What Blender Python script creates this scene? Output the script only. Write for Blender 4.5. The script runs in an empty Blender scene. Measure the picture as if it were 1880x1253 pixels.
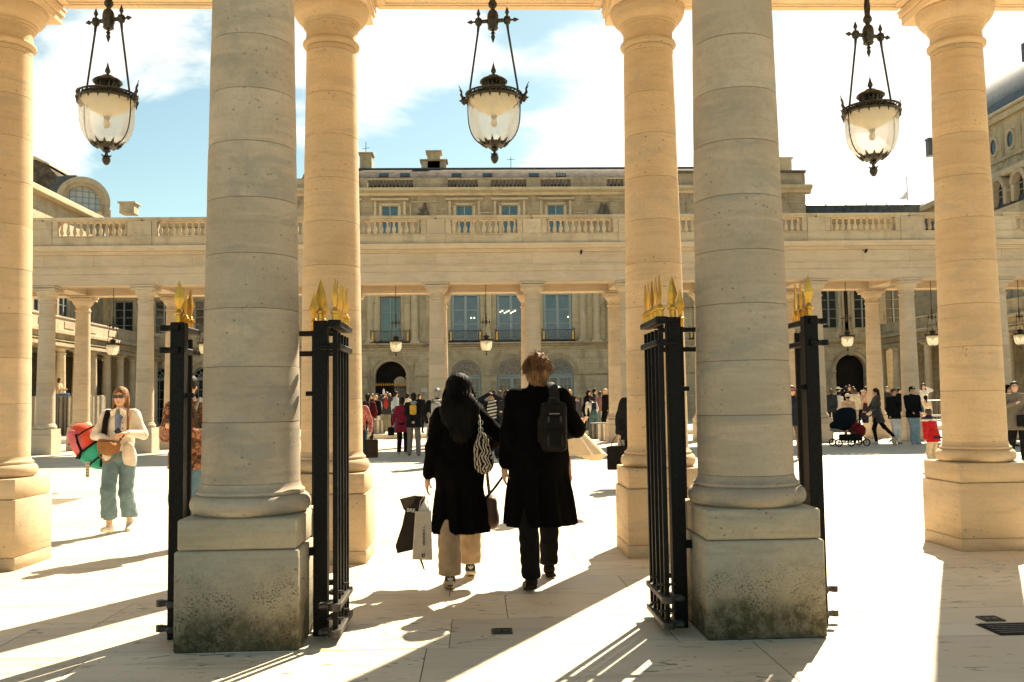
import bpy, bmesh, math, random
import numpy as np
from mathutils import Vector, Matrix, noise as mnoise
R = math.radians
PI = math.pi
rnd = random.Random(7)
S = bpy.context.scene
COL = S.collection

# ------------------------------------------------------------ camera, sky, sun, exposure
CAMH = 1.42
YAW, PITCH, ROLL = 0.0386, 0.0672, -0.0140
cam_d = bpy.data.cameras.new('camera')
cam_o = bpy.data.objects.new('camera', cam_d); COL.objects.link(cam_o)
cam_d.sensor_width = 36.0
cam_d.lens = 1704.3 / 1880 * 36.0
cam_d.clip_start = 0.1; cam_d.clip_end = 3000
_f = Vector((math.sin(YAW) * math.cos(PITCH), math.cos(YAW) * math.cos(PITCH), math.sin(PITCH)))
_r0 = Vector((math.cos(YAW), -math.sin(YAW), 0)); _u0 = _r0.cross(_f)
_r = math.cos(ROLL) * _r0 + math.sin(ROLL) * _u0
_u = -math.sin(ROLL) * _r0 + math.cos(ROLL) * _u0
M3 = Matrix((_r, _u, -_f)).transposed()
cam_o.matrix_world = Matrix.Translation((0, 0, CAMH)) @ M3.to_4x4()
cam_d.dof.use_dof = False
S.camera = cam_o

SUN_DIR = Vector((0.49, 0.90, 1.0)).normalized()          # towards the sun
sun_el = math.asin(SUN_DIR.z); sun_az = math.atan2(SUN_DIR.x, SUN_DIR.y)
sd = bpy.data.lights.new('sun', 'SUN'); so = bpy.data.objects.new('sun', sd); COL.objects.link(so)
sd.energy = 3.6; sd.angle = R(0.5); sd.color = (1.0, 0.855, 0.63)
so.rotation_euler = SUN_DIR.to_track_quat('Z', 'Y').to_euler()
so.location = (10, 20, 40)

W = bpy.data.worlds.new('World'); S.world = W; W.use_nodes = True
nt = W.node_tree; nt.nodes.clear()
def wn(t, **k):
    n = nt.nodes.new(t)
    for a, b in k.items(): setattr(n, a, b)
    return n
wout = wn('ShaderNodeOutputWorld'); wbg = wn('ShaderNodeBackground')
sky = wn('ShaderNodeTexSky', sky_type='NISHITA', sun_disc=False, sun_elevation=sun_el, sun_rotation=sun_az)
sky.air_density = 1.0; sky.dust_density = 0.5; sky.ozone_density = 0.8; sky.altitude = 50
wbg.inputs['Strength'].default_value = 0.056
tc = wn('ShaderNodeTexCoord')
def blob(px, py, sx, sy, amp):
    """a cloud bank, centred on a direction of the sky"""
    d = (_f * 1704.3 + _r * (px - 940) + _u * (626.5 - py)).normalized()
    return d, sx, sy, amp
mp = wn('ShaderNodeMapping'); mp.inputs['Scale'].default_value = (1, 1, 2.1)
nt.links.new(tc.outputs['Generated'], mp.inputs['Vector'])
n1 = wn('ShaderNodeTexNoise'); n1.inputs['Scale'].default_value = 3.6; n1.inputs['Detail'].default_value = 9; n1.inputs['Roughness'].default_value = 0.56
n1.inputs['Distortion'].default_value = 0.35
nt.links.new(mp.outputs[0], n1.inputs['Vector'])
acc = n1.outputs['Fac']
def math_n(op, a, b=None, clamp=False):
    m = wn('ShaderNodeMath', operation=op); m.use_clamp = clamp
    for i, v in enumerate((a, b)):
        if v is None: continue
        if isinstance(v, (int, float)): m.inputs[i].default_value = v
        else: nt.links.new(v, m.inputs[i])
    return m.outputs[0]
for (px, py, rad, amp) in ((275, 60, .085, .30), (120, 265, .10, .25), (740, 110, .09, .17), (1080, 205, .07, .16), (1650, 180, .30, .34),
                           (250, 280, .07, -.16), (120, 130, .05, -.1), (800, 260, .09, -.10), (330, 200, .09, -.22), (1000, 60, .07, -.06)):
    d = blob(px, py, 1, 1, 1)[0]
    vm = wn('ShaderNodeVectorMath', operation='DISTANCE'); nt.links.new(tc.outputs['Generated'], vm.inputs[0]); vm.inputs[1].default_value = d
    q = math_n('DIVIDE', vm.outputs['Value'], rad)
    q = math_n('MULTIPLY', q, q); q = math_n('MULTIPLY', q, -1.0); q = math_n('EXPONENT', q)
    acc = math_n('ADD', acc, math_n('MULTIPLY', q, amp))
ramp = wn('ShaderNodeMapRange'); ramp.inputs['From Min'].default_value = 0.57; ramp.inputs['From Max'].default_value = 0.71
ramp.interpolation_type = 'SMOOTHSTEP'
nt.links.new(acc, ramp.inputs['Value'])
tint = wn('ShaderNodeMix', data_type='RGBA', blend_type='MULTIPLY'); tint.inputs['Factor'].default_value = 1.0
tint.inputs[7].default_value = (0.70, 0.74, 0.57, 1)
nt.links.new(sky.outputs[0], tint.inputs[6])
mixc = wn('ShaderNodeMix', data_type='RGBA')
nt.links.new(ramp.outputs[0], mixc.inputs[0]); nt.links.new(tint.outputs[2], mixc.inputs[6])
n2 = wn('ShaderNodeTexNoise'); n2.inputs['Scale'].default_value = 9; n2.inputs['Detail'].default_value = 5
nt.links.new(mp.outputs[0], n2.inputs['Vector'])
cr = wn('ShaderNodeValToRGB'); cr.color_ramp.elements[0].color = (4.5, 4.5, 4.25, 1); cr.color_ramp.elements[1].color = (6.6, 6.4, 5.8, 1)
cr.color_ramp.elements[0].position = .3; cr.color_ramp.elements[1].position = .6
nt.links.new(n2.outputs['Fac'], cr.inputs[0]); nt.links.new(cr.outputs[0], mixc.inputs[7])
nt.links.new(mixc.outputs[2], wbg.inputs['Color']); nt.links.new(wbg.outputs[0], wout.inputs[0])

S.view_settings.view_transform = 'Standard'; S.view_settings.look = 'None'
S.view_settings.exposure = 2.1; S.view_settings.gamma = 1.0
S.view_settings.use_curve_mapping = False
S.render.engine = 'CYCLES'
S.cycles.max_bounces = 8; S.cycles.diffuse_bounces = 5; S.cycles.transparent_max_bounces = 12
S.cycles.caustics_reflective = False; S.cycles.caustics_refractive = False

# ------------------------------------------------------------ materials
MATS = {}
class NT:
    def __init__(s, name):
        s.m = bpy.data.materials.new(name); s.m.use_nodes = True; s.t = s.m.node_tree; s.t.nodes.clear()
        s.out = s.n('ShaderNodeOutputMaterial'); s.b = s.n('ShaderNodeBsdfPrincipled'); s.l(s.b.outputs[0], s.out.inputs[0])
        s.geo = s.n('ShaderNodeTexCoord'); s.oi = s.n('ShaderNodeObjectInfo'); s.g2 = s.n('ShaderNodeNewGeometry')
    def n(s, t, **k):
        n = s.t.nodes.new(t)
        for a, b in k.items(): setattr(n, a, b)
        return n
    def l(s, a, b): s.t.links.new(a, b)
    def pos(s, scale=(1, 1, 1), world=True, rand=0.0):
        m = s.n('ShaderNodeMapping'); m.inputs['Scale'].default_value = scale
        s.l(s.g2.outputs['Position'] if world else s.geo.outputs['Object'], m.inputs['Vector'])
        if rand:
            v = s.n('ShaderNodeVectorMath', operation='SCALE'); v.inputs[0].default_value = (rand, rand * 1.7, rand * .6)
            s.l(s.oi.outputs['Random'], v.inputs['Scale']); s.l(v.outputs[0], m.inputs['Location'])
        return m.outputs[0]
    def noise(s, vec, scale, detail=4, rough=.55, dist=0.0):
        n = s.n('ShaderNodeTexNoise'); n.inputs['Scale'].default_value = scale; n.inputs['Detail'].default_value = detail
        n.inputs['Roughness'].default_value = rough; n.inputs['Distortion'].default_value = dist
        s.l(vec, n.inputs['Vector']); return n.outputs['Fac']
    def ramp(s, f, a, b, clamp=True):
        m = s.n('ShaderNodeMapRange'); m.inputs['From Min'].default_value = a; m.inputs['From Max'].default_value = b; s.l(f, m.inputs['Value'])
        m.interpolation_type = 'SMOOTHSTEP'
        return m.outputs[0]
    def math(s, op, a, b=0.0):
        m = s.n('ShaderNodeMath', operation=op)
        for i, v in enumerate((a, b)):
            if isinstance(v, (int, float)): m.inputs[i].default_value = v
            else: s.l(v, m.inputs[i])
        return m.outputs[0]
    def mix(s, f, a, b, mode='MIX'):
        m = s.n('ShaderNodeMix', data_type='RGBA', blend_type=mode)
        for i, v in ((0, f), (6, a), (7, b)):
            if isinstance(v, (int, float)): m.inputs[i].default_value = v
            elif isinstance(v, tuple): m.inputs[i].default_value = (*v, 1) if len(v) == 3 else v
            else: s.l(v, m.inputs[i])
        return m.outputs[2]
    def bump(s, h, strength=.3, dist=.01):
        b = s.n('ShaderNodeBump'); b.inputs['Strength'].default_value = strength; b.inputs['Distance'].default_value = dist
        s.l(h, b.inputs['Height']); s.l(b.outputs[0], s.b.inputs['Normal'])
    def set(s, color=None, rough=.7, metal=0.0, spec=.4):
        if color is not None:
            if isinstance(color, tuple): s.b.inputs['Base Color'].default_value = (*color, 1)
            else: s.l(color, s.b.inputs['Base Color'])
        if isinstance(rough, (int, float)): s.b.inputs['Roughness'].default_value = rough
        else: s.l(rough, s.b.inputs['Roughness'])
        s.b.inputs['Metallic'].default_value = metal; s.b.inputs['Specular IOR Level'].default_value = spec
        return s.m

def stone(name, c1, c2, patch=.5, pits=.5, moss=False, var=.14, strata=True, dirt=0.0, bands=0.0, grey=.28):
    s = NT(name)
    p = s.pos(rand=9.0)
    big = s.noise(p, 1.3, 5, .6, .4)
    ps = s.pos((.8, .8, 9.0), rand=5.0)
    st = s.noise(ps, 1.6, 6, .62, .8)
    fine = s.noise(p, 46, 4, .6)
    col = s.mix(s.ramp(big, .36, .66), c1, c2)
    if strata:
        col = s.mix(s.math('MULTIPLY', s.ramp(st, .5, .72), .42), col, tuple(x * .66 for x in c1))
        col = s.mix(s.math('MULTIPLY', s.ramp(st, .46, .28), .40), col, (min(1, c2[0] * 1.28), c2[1] * 1.16, c2[2] * 1.10))
    gp = s.noise(s.pos((1, 1, 2.2), rand=4.0), 1.7, 6, .68, .7)
    gg = sum(c1) / 3
    col = s.mix(s.math('MULTIPLY', s.ramp(gp, .50, .62), grey), col, (gg * .86, gg * .82, gg * .70))
    # per-block tone
    rv = s.math('ADD', s.math('MULTIPLY', s.oi.outputs['Random'], var * 2), 1 - var)
    vc = s.n('ShaderNodeCombineColor'); s.l(rv, vc.inputs[0]); s.l(rv, vc.inputs[1]); s.l(s.math('MULTIPLY', rv, .985), vc.inputs[2])
    col = s.mix(1.0, col, vc.outputs[0], 'MULTIPLY')
    col = s.mix(s.math('MULTIPLY', s.ramp(fine, .45, .7), .22), col, tuple(x * .6 for x in c1))
    # pits
    v = s.n('ShaderNodeTexVoronoi'); v.inputs['Scale'].default_value = 15; v.inputs['Randomness'].default_value = 1
    s.l(s.pos((1, 1, 1.5), rand=9.0), v.inputs['Vector'])
    pm = s.math('MULTIPLY', s.ramp(v.outputs['Distance'], .17, .07), s.ramp(s.noise(p, 2.1, 3), .50, .60))
    col = s.mix(s.math('MULTIPLY', pm, pits), col, tuple(x * .22 for x in c1))
    if dirt:
        dm = s.ramp(s.noise(s.pos((1, 1, .45), rand=3.0), 1.1, 6, .65, .5), .48, .66)
        col = s.mix(s.math('MULTIPLY', dm, dirt), col, tuple(x * .36 for x in c1))
    h = s.math('ADD', s.math('MULTIPLY', st, .5), s.math('MULTIPLY', fine, .35))
    if moss:
        sx = s.n('ShaderNodeSeparateXYZ'); s.l(s.g2.outputs['Position'], sx.inputs[0])
        nz = s.noise(s.pos((1, 1, .8)), 3.3, 7, .7, .3)
        nb = s.noise(s.pos(), 0.9, 3, .5)
        z = s.math('ADD', sx.outputs[2], s.math('MULTIPLY', s.math('SUBTRACT', nz, .5), -.5))
        z = s.math('ADD', z, s.math('MULTIPLY', s.math('SUBTRACT', nb, .5), -.45))
        m1 = s.ramp(z, .34, .14)
        pn = s.noise(s.pos((1, 1, 1.2)), 75, 4, .72)
        pb = s.noise(s.pos(), 7, 4, .6)
        band = s.math('MULTIPLY', s.ramp(z, .52, .36), s.math('ADD', s.math('MULTIPLY', s.ramp(pb, .42, .6), .8), .2))
        pit2 = s.math('MULTIPLY', s.ramp(pn, .53, .60), s.math('MULTIPLY', band, .9))
        col = s.mix(s.math('MULTIPLY', s.ramp(z, .56, .28), .40), col, (.22, .18, .115))
        mo = s.noise(s.pos(), 11, 7, .75)
        col = s.mix(s.math('MULTIPLY', m1, s.math('ADD', s.math('MULTIPLY', s.ramp(mo, .36, .58), .45), .50)), col, s.mix(s.ramp(s.noise(s.pos(), 4, 5, .7), .40, .64), (.045, .043, .020), (.105, .085, .048)))
        col = s.mix(s.math('MULTIPLY', s.math('MULTIPLY', m1, s.ramp(s.noise(s.pos((1, 1, .5)), 19, 4, .7), .62, .68)), .5), col, (.24, .20, .13))
        col = s.mix(pit2, col, (.045, .038, .024))
        h = s.math('SUBTRACT', h, s.math('MULTIPLY', pit2, 2.0))
    h = s.math('SUBTRACT', h, s.math('MULTIPLY', pm, 1.5))
    s.bump(h, .55, .006)
    MATS[name] = s.set(col, .86, spec=.25); return MATS[name]

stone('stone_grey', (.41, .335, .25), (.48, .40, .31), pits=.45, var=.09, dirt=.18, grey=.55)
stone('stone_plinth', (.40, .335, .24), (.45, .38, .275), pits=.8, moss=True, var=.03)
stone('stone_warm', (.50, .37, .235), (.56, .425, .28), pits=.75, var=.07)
stone('stone_beam', (.62, .47, .31), (.66, .51, .345), pits=.3, var=.04)
stone('stone_far', (.49, .39, .285), (.54, .44, .33), pits=.25, var=.07)
stone('stone_rail', (.46, .37, .26), (.52, .43, .31), pits=.3, var=.08, dirt=.35)
stone('stone_palace', (.43, .345, .225), (.50, .41, .275), pits=.2, var=.11, dirt=.45)
stone('stone_palace_light', (.52, .42, .28), (.58, .475, .33), pits=.2, var=.09, dirt=.25)
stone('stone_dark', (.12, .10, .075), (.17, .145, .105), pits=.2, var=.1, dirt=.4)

def paving(name, c1, c2, brick=False):
    s = NT(name)
    p = s.pos(rand=11.0)
    big = s.noise(s.pos((.6, 1.4, 1), rand=7.0), .9, 5, .6, .5)
    col = s.mix(s.ramp(big, .35, .65), c1, c2)
    ve = s.noise(s.pos((.35, 3.2, 1), rand=13.0), 3.0, 6, .65, .6)
    col = s.mix(s.math('MULTIPLY', s.ramp(ve, .50, .68), .55), col, tuple(x * .72 for x in c1))
    rv = s.math('ADD', s.math('MULTIPLY', s.oi.outputs['Random'], .24), .87)
    vc = s.n('ShaderNodeCombineColor')
    for i in range(3): s.l(rv, vc.inputs[i])
    col = s.mix(1.0, col, vc.outputs[0], 'MULTIPLY')
    pr = s.noise(s.pos((3.0, 9.0, 1), rand=5.0), 1.9, 3, .5, 1.4)
    pm = s.math('MULTIPLY', s.ramp(pr, .63, .665), s.ramp(s.noise(p, .9, 2), .45, .55))
    col = s.mix(s.math('MULTIPLY', pm, .75), col, (.10, .075, .05))
    sp = s.noise(p, 60, 3, .7)
    col = s.mix(s.math('MULTIPLY', s.ramp(sp, .6, .75), .25), col, tuple(x * .5 for x in c1))
    if brick:
        b = s.n('ShaderNodeTexBrick'); b.inputs['Scale'].default_value = 1.0
        b.inputs['Brick Width'].default_value = 1.2; b.inputs['Row Height'].default_value = .72; b.inputs['Mortar Size'].default_value = .006
        b.inputs['Color1'].default_value = (1, 1, 1, 1); b.inputs['Color2'].default_value = (.9, .9, .9, 1); b.inputs['Mortar'].default_value = (.45, .42, .36, 1)
        s.l(s.g2.outputs['Position'], b.inputs['Vector'])
        col = s.mix(.8, col, b.outputs['Color'], 'MULTIPLY')
    s.bump(s.math('SUBTRACT', s.math('MULTIPLY', sp, .3), pm), .35, .003)
    MATS[name] = s.set(col, s.math('ADD', s.math('MULTIPLY', big, .3), .42), spec=.35); return MATS[name]
paving('paving', (.62, .53, .385), (.69, .60, .445))
paving('paving_far', (.57, .50, .375), (.63, .56, .43), brick=True)
def flat(name, c, rough=.7, metal=0.0, spec=.4, var=0.0, nscale=20, bump=0.0, obj=False):
    s = NT(name)
    n = s.noise(s.pos(world=not obj), nscale, 4, .6)
    col = s.mix(s.ramp(n, .35, .65), tuple(x * (1 - var) for x in c), tuple(min(1, x * (1 + var)) for x in c))
    if bump: s.bump(n, bump, .01)
    MATS[name] = s.set(col, rough, metal, spec); return MATS[name]
flat('iron', (.005, .0045, .004), .5, 0, .16, .5, 60, .25)
flat('iron_worn', (.035, .028, .020), .5, 0, .5, .6, 40, .3)
flat('gold', (.66, .36, .06), .36, .8, .5, .15, 12, .06)
flat('bronze', (.035, .030, .020), .45, .3, .5, .6, 30, .3)
flat('joint', (.20, .155, .10), .9, 0, .2, .2, 30)
flat('slate', (.055, .062, .065), .5, 0, .4, .35, 3, .2)
flat('lead', (.085, .070, .055), .9, 0, .08, .4, 2, .2)
flat('zinc', (.40, .37, .31), .35, .3, .5, .15, 2, .1)
flat('blue_paint', (.27, .33, .34), .5, 0, .4, .12, 12)
flat('grille_paint', (.27, .30, .29), .5, 0, .4, .12, 12)
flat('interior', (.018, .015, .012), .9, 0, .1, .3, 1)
flat('grey_pillar', (.22, .195, .16), .6, 0, .3, .1, 6)
flat('pale_pillar', (.55, .50, .41), .5, 0, .3, .1, 6)
flat('dark_pillar', (.06, .055, .05), .5, 0, .3, .2, 6)
flat('galv', (.33, .32, .30), .4, .6, .5, .15, 12)
flat('white_board', (.55, .55, .50), .6)
flat('screen', (.02, .02, .022), .2, 0, .5)
flat('flag', (.5, .55, .6), .7)
def window_glass(name, c, var=.4, rough=.06):
    s = NT(name)
    n = s.noise(s.pos(), .8, 5, .6, 1.0)
    col = s.mix(s.ramp(n, .4, .65), c, tuple(x * (1 + var) for x in c))
    n2 = s.noise(s.pos(), 2.0, 3)
    s.bump(n2, .05, .02)
    MATS[name] = s.set(col, rough, 0, .8)
window_glass('pane_blue', (.040, .085, .105)); window_glass('pane_dark', (.016, .017, .016)); window_glass('pane_green', (.06, .105, .105))
window_glass('pane_far', (.028, .026, .022))
def glass_bowl(name, milky):
    s = NT(name)
    tr = s.n('ShaderNodeBsdfTransparent'); tr.inputs[0].default_value = (.97, .965, .93, 1)
    tl = s.n('ShaderNodeBsdfTranslucent'); tl.inputs[0].default_value = (.95, .90, .78, 1)
    gl = s.n('ShaderNodeBsdfGlossy'); gl.inputs['Roughness'].default_value = .03
    lw = s.n('ShaderNodeLayerWeight'); lw.inputs[0].default_value = .35
    m1 = s.n('ShaderNodeMixShader'); m2 = s.n('ShaderNodeMixShader')
    n = s.noise(s.pos(world=False), 5, 3)
    m1.inputs[0].default_value = milky; s.l(tr.outputs[0], m1.inputs[1]); s.l(tl.outputs[0], m1.inputs[2])
    s.l(s.math('MULTIPLY', lw.outputs['Fresnel'], .35), m2.inputs[0]); s.l(m1.outputs[0], m2.inputs[1]); s.l(gl.outputs[0], m2.inputs[2])
    s.l(m2.outputs[0], s.out.inputs[0]); MATS[name] = s.m
glass_bowl('bowl_glass', .36); glass_bowl('bowl_glass_far', .75)
flat('enamel', (.80, .74, .64), .5, 0, .3, .05, 6)
def emit(name, c, st):
    s = NT(name); e = s.n('ShaderNodeEmission'); e.inputs[0].default_value = (*c, 1); e.inputs[1].default_value = st
    s.l(e.outputs[0], s.out.inputs[0]); MATS[name] = s.m
emit('lit_bulb', (1, .78, .45), 1.6)

def cloth(name, c, kind='plain', c2=None, rough=.9, sheen=.0):
    if name in MATS: return name
    s = NT(name)
    p = s.pos(world=False)
    n = s.noise(p, 9, 5, .6)
    col = s.mix(s.ramp(n, .3, .7), tuple(x * .82 for x in c), tuple(min(1, x * 1.12) for x in c))
    h = s.math('ADD', s.noise(s.pos((1, 1, .45), world=False), 7, 3, .5, .6), s.math('MULTIPLY', s.noise(p, 220, 2), .12))
    if kind == 'stripes':
        sx = s.n('ShaderNodeSeparateXYZ'); s.l(p, sx.inputs[0])
        w = s.math('SINE', s.math('MULTIPLY', s.math('ADD', sx.outputs[2], s.math('MULTIPLY', sx.outputs[0], .2)), 2 * PI / .085))
        col = s.mix(s.ramp(w, -.1, .1), col, c2)
    elif kind == 'floral':
        v = s.n('ShaderNodeTexVoronoi'); v.inputs['Scale'].default_value = 11; s.l(p, v.inputs['Vector'])
        nn = s.noise(p, 16, 4, .6, 1.0)
        col = s.mix(s.ramp(nn, .50, .56), col, c2)
        col = s.mix(s.ramp(s.noise(p, 26, 3, .5, 1.6), .60, .64), col, (.45, .22, .10))
        col = s.mix(s.ramp(s.noise(s.pos((1, 1, 1), world=False), 7, 3, .5, 1.6), .56, .62), col, (.05, .03, .02))
    elif kind == 'zebra':
        w = s.n('ShaderNodeTexWave'); w.inputs['Scale'].default_value = 12; w.inputs['Distortion'].default_value = 9; w.inputs['Detail'].default_value = 2
        w.inputs['Detail Scale'].default_value = 1.3
        s.l(p, w.inputs['Vector']); col = s.mix(s.ramp(w.outputs['Fac'], .52, .62), col, c2)
    elif kind == 'check':
        v = s.n('ShaderNodeTexChecker'); v.inputs['Scale'].default_value = 26; s.l(p, v.inputs['Vector']); col = s.mix(s.math('MULTIPLY', v.outputs['Fac'], .6), col, c2)
    elif kind == 'print':
        nn = s.noise(p, 30, 4, .6, 1.4); col = s.mix(s.ramp(nn, .5, .56), col, c2)
    s.bump(h, .55, .012)
    MATS[name] = s.set(col, rough, 0, .04 if sum(c) < .05 else .12)
    if kind != 'leather' and sum(c) > .15: s.b.inputs['Sheen Weight'].default_value = .12
    return name
def skin(name, c):
    s = NT(name); n = s.noise(s.pos(world=False), 14, 4)
    col = s.mix(s.ramp(n, .35, .65), tuple(x * .88 for x in c), c)
    MATS[name] = s.set(col, .55, 0, .35); s.b.inputs['Subsurface Weight'].default_value = .08
    s.b.inputs['Subsurface Radius'].default_value = (.012, .005, .003)
skin('skin_fair', (.62, .36, .235)); skin('skin_tan', (.44, .235, .14)); skin('skin_dark', (.12, .06, .035))
def hairm(name, c, c2, rough=.45):
    s = NT(name)
    p = s.pos((1, 1, .10), world=False); n = s.noise(p, 60, 5, .6, .5)
    n3 = s.noise(s.pos((1, 1, .25), world=False), 9, 4, .6, .8)
    col = s.mix(s.ramp(n, .35, .65), c, c2); col = s.mix(s.math('MULTIPLY', s.ramp(n3, .42, .62), .6), col, tuple(x * .4 for x in c))
    s.bump(s.math('ADD', n, n3), .8, .012); MATS[name] = s.set(col, rough, 0, .5)
    s.b.inputs['Specular IOR Level'].default_value = .22 if sum(c) > .05 else .07
hairm('hair_black', (.0025, .002, .0018), (.007, .006, .005), .55); hairm('hair_auburn', (.13, .062, .026), (.31, .165, .07), .62)
hairm('hair_brown', (.045, .024, .014), (.10, .055, .03)); hairm('hair_blonde', (.35, .21, .09), (.55, .36, .17))
hairm('hair_grey', (.14, .13, .12), (.30, .28, .25)); hairm('hair_red', (.19, .05, .02), (.30, .09, .035)); hairm('hair_dark', (.012, .009, .008), (.035, .025, .018))

# ------------------------------------------------------------ helpers
def tag(o, label=None, cat=None, group=None, kind=None):
    if label: o['label'] = label
    if cat: o['category'] = cat
    if group: o['group'] = group
    if kind: o['kind'] = kind
    return o
def empty(name, loc=(0, 0, 0), rz=0.0):
    o = bpy.data.objects.new(name, None); o.empty_display_size = .2
    COL.objects.link(o); o.location = loc; o.rotation_euler = (0, 0, rz); return o
def mkmesh(name, v, f, mat, smooth=35):
    me = bpy.data.meshes.new(name); me.from_pydata([tuple(p) for p in v], [], f); me.validate()
    bm = bmesh.new(); bm.from_mesh(me); bmesh.ops.recalc_face_normals(bm, faces=bm.faces); bm.to_mesh(me); bm.free()
    me.materials.append(MATS[mat])
    if smooth:
        me.polygons.foreach_set('use_smooth', [True] * len(me.polygons)); me.set_sharp_from_angle(angle=R(smooth))
    return me
def link(name, me, parent=None, loc=(0, 0, 0), rot=(0, 0, 0)):
    o = bpy.data.objects.new(name, me); COL.objects.link(o); o.location = loc; o.rotation_euler = rot
    if parent is not None: o.parent = parent
    return o
class MB:
    def __init__(s): s.v = []; s.f = []
    def add(s, v, f):
        k = len(s.v); s.v += [tuple(p) for p in v]; s.f += [tuple(i + k for i in q) for q in f]
    def box(s, c, d, b=0.0, rz=0.0, M=None):
        """centre, full size, bevel"""
        hx, hy, hz = d[0] / 2, d[1] / 2, d[2] / 2
        vs = []; fs = []
        if b <= 0:
            for z in (-hz, hz):
                for x, y in ((-hx, -hy), (hx, -hy), (hx, hy), (-hx, hy)): vs.append((x, y, z))
            fs = [(0, 3, 2, 1), (4, 5, 6, 7), (0, 1, 5, 4), (1, 2, 6, 5), (2, 3, 7, 6), (3, 0, 4, 7)]
        else:
            idx = {}
            for sx in (-1, 1):
                for sy in (-1, 1):
                    for sz in (-1, 1):
                        for a in range(3):
                            p = [sx * (hx - b), sy * (hy - b), sz * (hz - b)]; p[a] = (sx * hx, sy * hy, sz * hz)[a]
                            idx[(sx, sy, sz, a)] = len(vs); vs.append(tuple(p))
            for a in range(3):
                o1, o2 = [q for q in range(3) if q != a]
                for sg in (-1, 1):
                    ring = []
                    for (u, w) in ((-1, -1), (1, -1), (1, 1), (-1, 1)):
                        k = [0, 0, 0]; k[a] = sg; k[o1] = u; k[o2] = w; ring.append(idx[(*k, a)])
                    fs.append(tuple(ring))
            for a in range(3):
                o1, o2 = [q for q in range(3) if q != a]
                for u in (-1, 1):
                    for w in (-1, 1):
                        k1 = [0, 0, 0]; k1[a] = -1; k1[o1] = u; k1[o2] = w; k2 = list(k1); k2[a] = 1
                        fs.append((idx[(*k1, o1)], idx[(*k2, o1)], idx[(*k2, o2)], idx[(*k1, o2)]))
            for sx in (-1, 1):
                for sy in (-1, 1):
                    for sz in (-1, 1): fs.append(tuple(idx[(sx, sy, sz, a)] for a in range(3)))
        if rz:
            ca, sa = math.cos(rz), math.sin(rz); vs = [(x * ca - y * sa, x * sa + y * ca, z) for x, y, z in vs]
        if M is not None: vs = [tuple(M @ Vector(p)) for p in vs]
        s.add([(x + c[0], y + c[1], z + c[2]) for x, y, z in vs], fs)
    def lathe(s, prof, c=(0, 0, 0), n=24, caps=True, M=None, a0=0.0, flute=None):
        vs = []; fs = []
        for (r, z) in prof:
            for i in range(n):
                a = a0 + 2 * PI * i / n; rr = r * (flute(a) if flute else 1)
                vs.append((rr * math.cos(a), rr * math.sin(a), z))
        for j in range(len(prof) - 1):
            for i in range(n):
                k = (i + 1) % n; fs.append((j * n + i, j * n + k, (j + 1) * n + k, (j + 1) * n + i))
        if caps:
            fs.append(tuple(range(n))[::-1]); fs.append(tuple(range((len(prof) - 1) * n, len(prof) * n)))
        if M is not None: vs = [tuple(M @ Vector(p)) for p in vs]
        s.add([(x + c[0], y + c[1], z + c[2]) for x, y, z in vs], fs)
    def tube(s, pts, r, n=8, caps=True, flat=None):
        pts = [Vector(p) for p in pts]; rs = r if isinstance(r, (list, tuple)) else [r] * len(pts)
        vs = []; fs = []; up = Vector((0, 0, 1)); prev = None
        for i, p in enumerate(pts):
            t = (pts[min(i + 1, len(pts) - 1)] - pts[max(i - 1, 0)]).normalized()
            if prev is None:
                ref = Vector((0, 0, 1)) if abs(t.z) < .9 else Vector((0, 1, 0)); a = t.cross(ref).normalized()
            else: a = (prev - t * prev.dot(t)).normalized()
            prev = a; b = t.cross(a)
            for k in range(n):
                an = 2 * PI * k / n
                vs.append(p + a * math.cos(an) * rs[i] + b * math.sin(an) * rs[i] * (flat or 1))
        for j in range(len(pts) - 1):
            for i in range(n):
                k = (i + 1) % n; fs.append((j * n + i, j * n + k, (j + 1) * n + k, (j + 1) * n + i))
        if caps: fs.append(tuple(range(n))[::-1]); fs.append(tuple(range((len(pts) - 1) * n, len(pts) * n)))
        s.add(vs, fs)
    def prism(s, poly, d0, d1, axis='y'):
        """closed outline (a,b) swept along axis between d0 and d1; axis y: (x,z); axis x: (y,z); axis z: (x,y)"""
        n = len(poly)
        def P(a, b, d): return {'y': (a, d, b), 'x': (d, a, b), 'z': (a, b, d)}[axis]
        vs = [P(a, b, d0) for a, b in poly] + [P(a, b, d1) for a, b in poly]
        fs = [tuple(range(n)), tuple(range(n, 2 * n))[::-1]] + [(i, (i + 1) % n, n + (i + 1) % n, n + i) for i in range(n)]
        s.add(vs, fs)
    def build(s, name, mat, parent=None, loc=(0, 0, 0), smooth=35, rot=(0, 0, 0)):
        return link(name, mkmesh(name, s.v, s.f, mat, smooth), parent, loc, rot)
    def mesh(s, name, mat, smooth=35): return mkmesh(name, s.v, s.f, mat, smooth)
def copy_tree(o, parent=None, loc=None, rz=None):
    c = o.copy(); COL.objects.link(c)
    if parent is not None: c.parent = parent
    if loc is not None: c.location = loc
    if rz is not None: c.rotation_euler = (0, 0, rz)
    for ch in list(o.children): copy_tree(ch, c)
    return c
def ray(px, py): return _f * 1704.3 + _r * (px - 940) + _u * (626.5 - py)
def at(px, py, Y):
    """photo pixel -> point at depth Y (metres)"""
    d = ray(px, py); t = Y / d.y; return Vector((d.x * t, Y, CAMH + d.z * t))
def gnd(px, py):
    d = ray(px, py); t = -CAMH / d.z; return Vector((d.x * t, d.y * t, 0))
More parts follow.
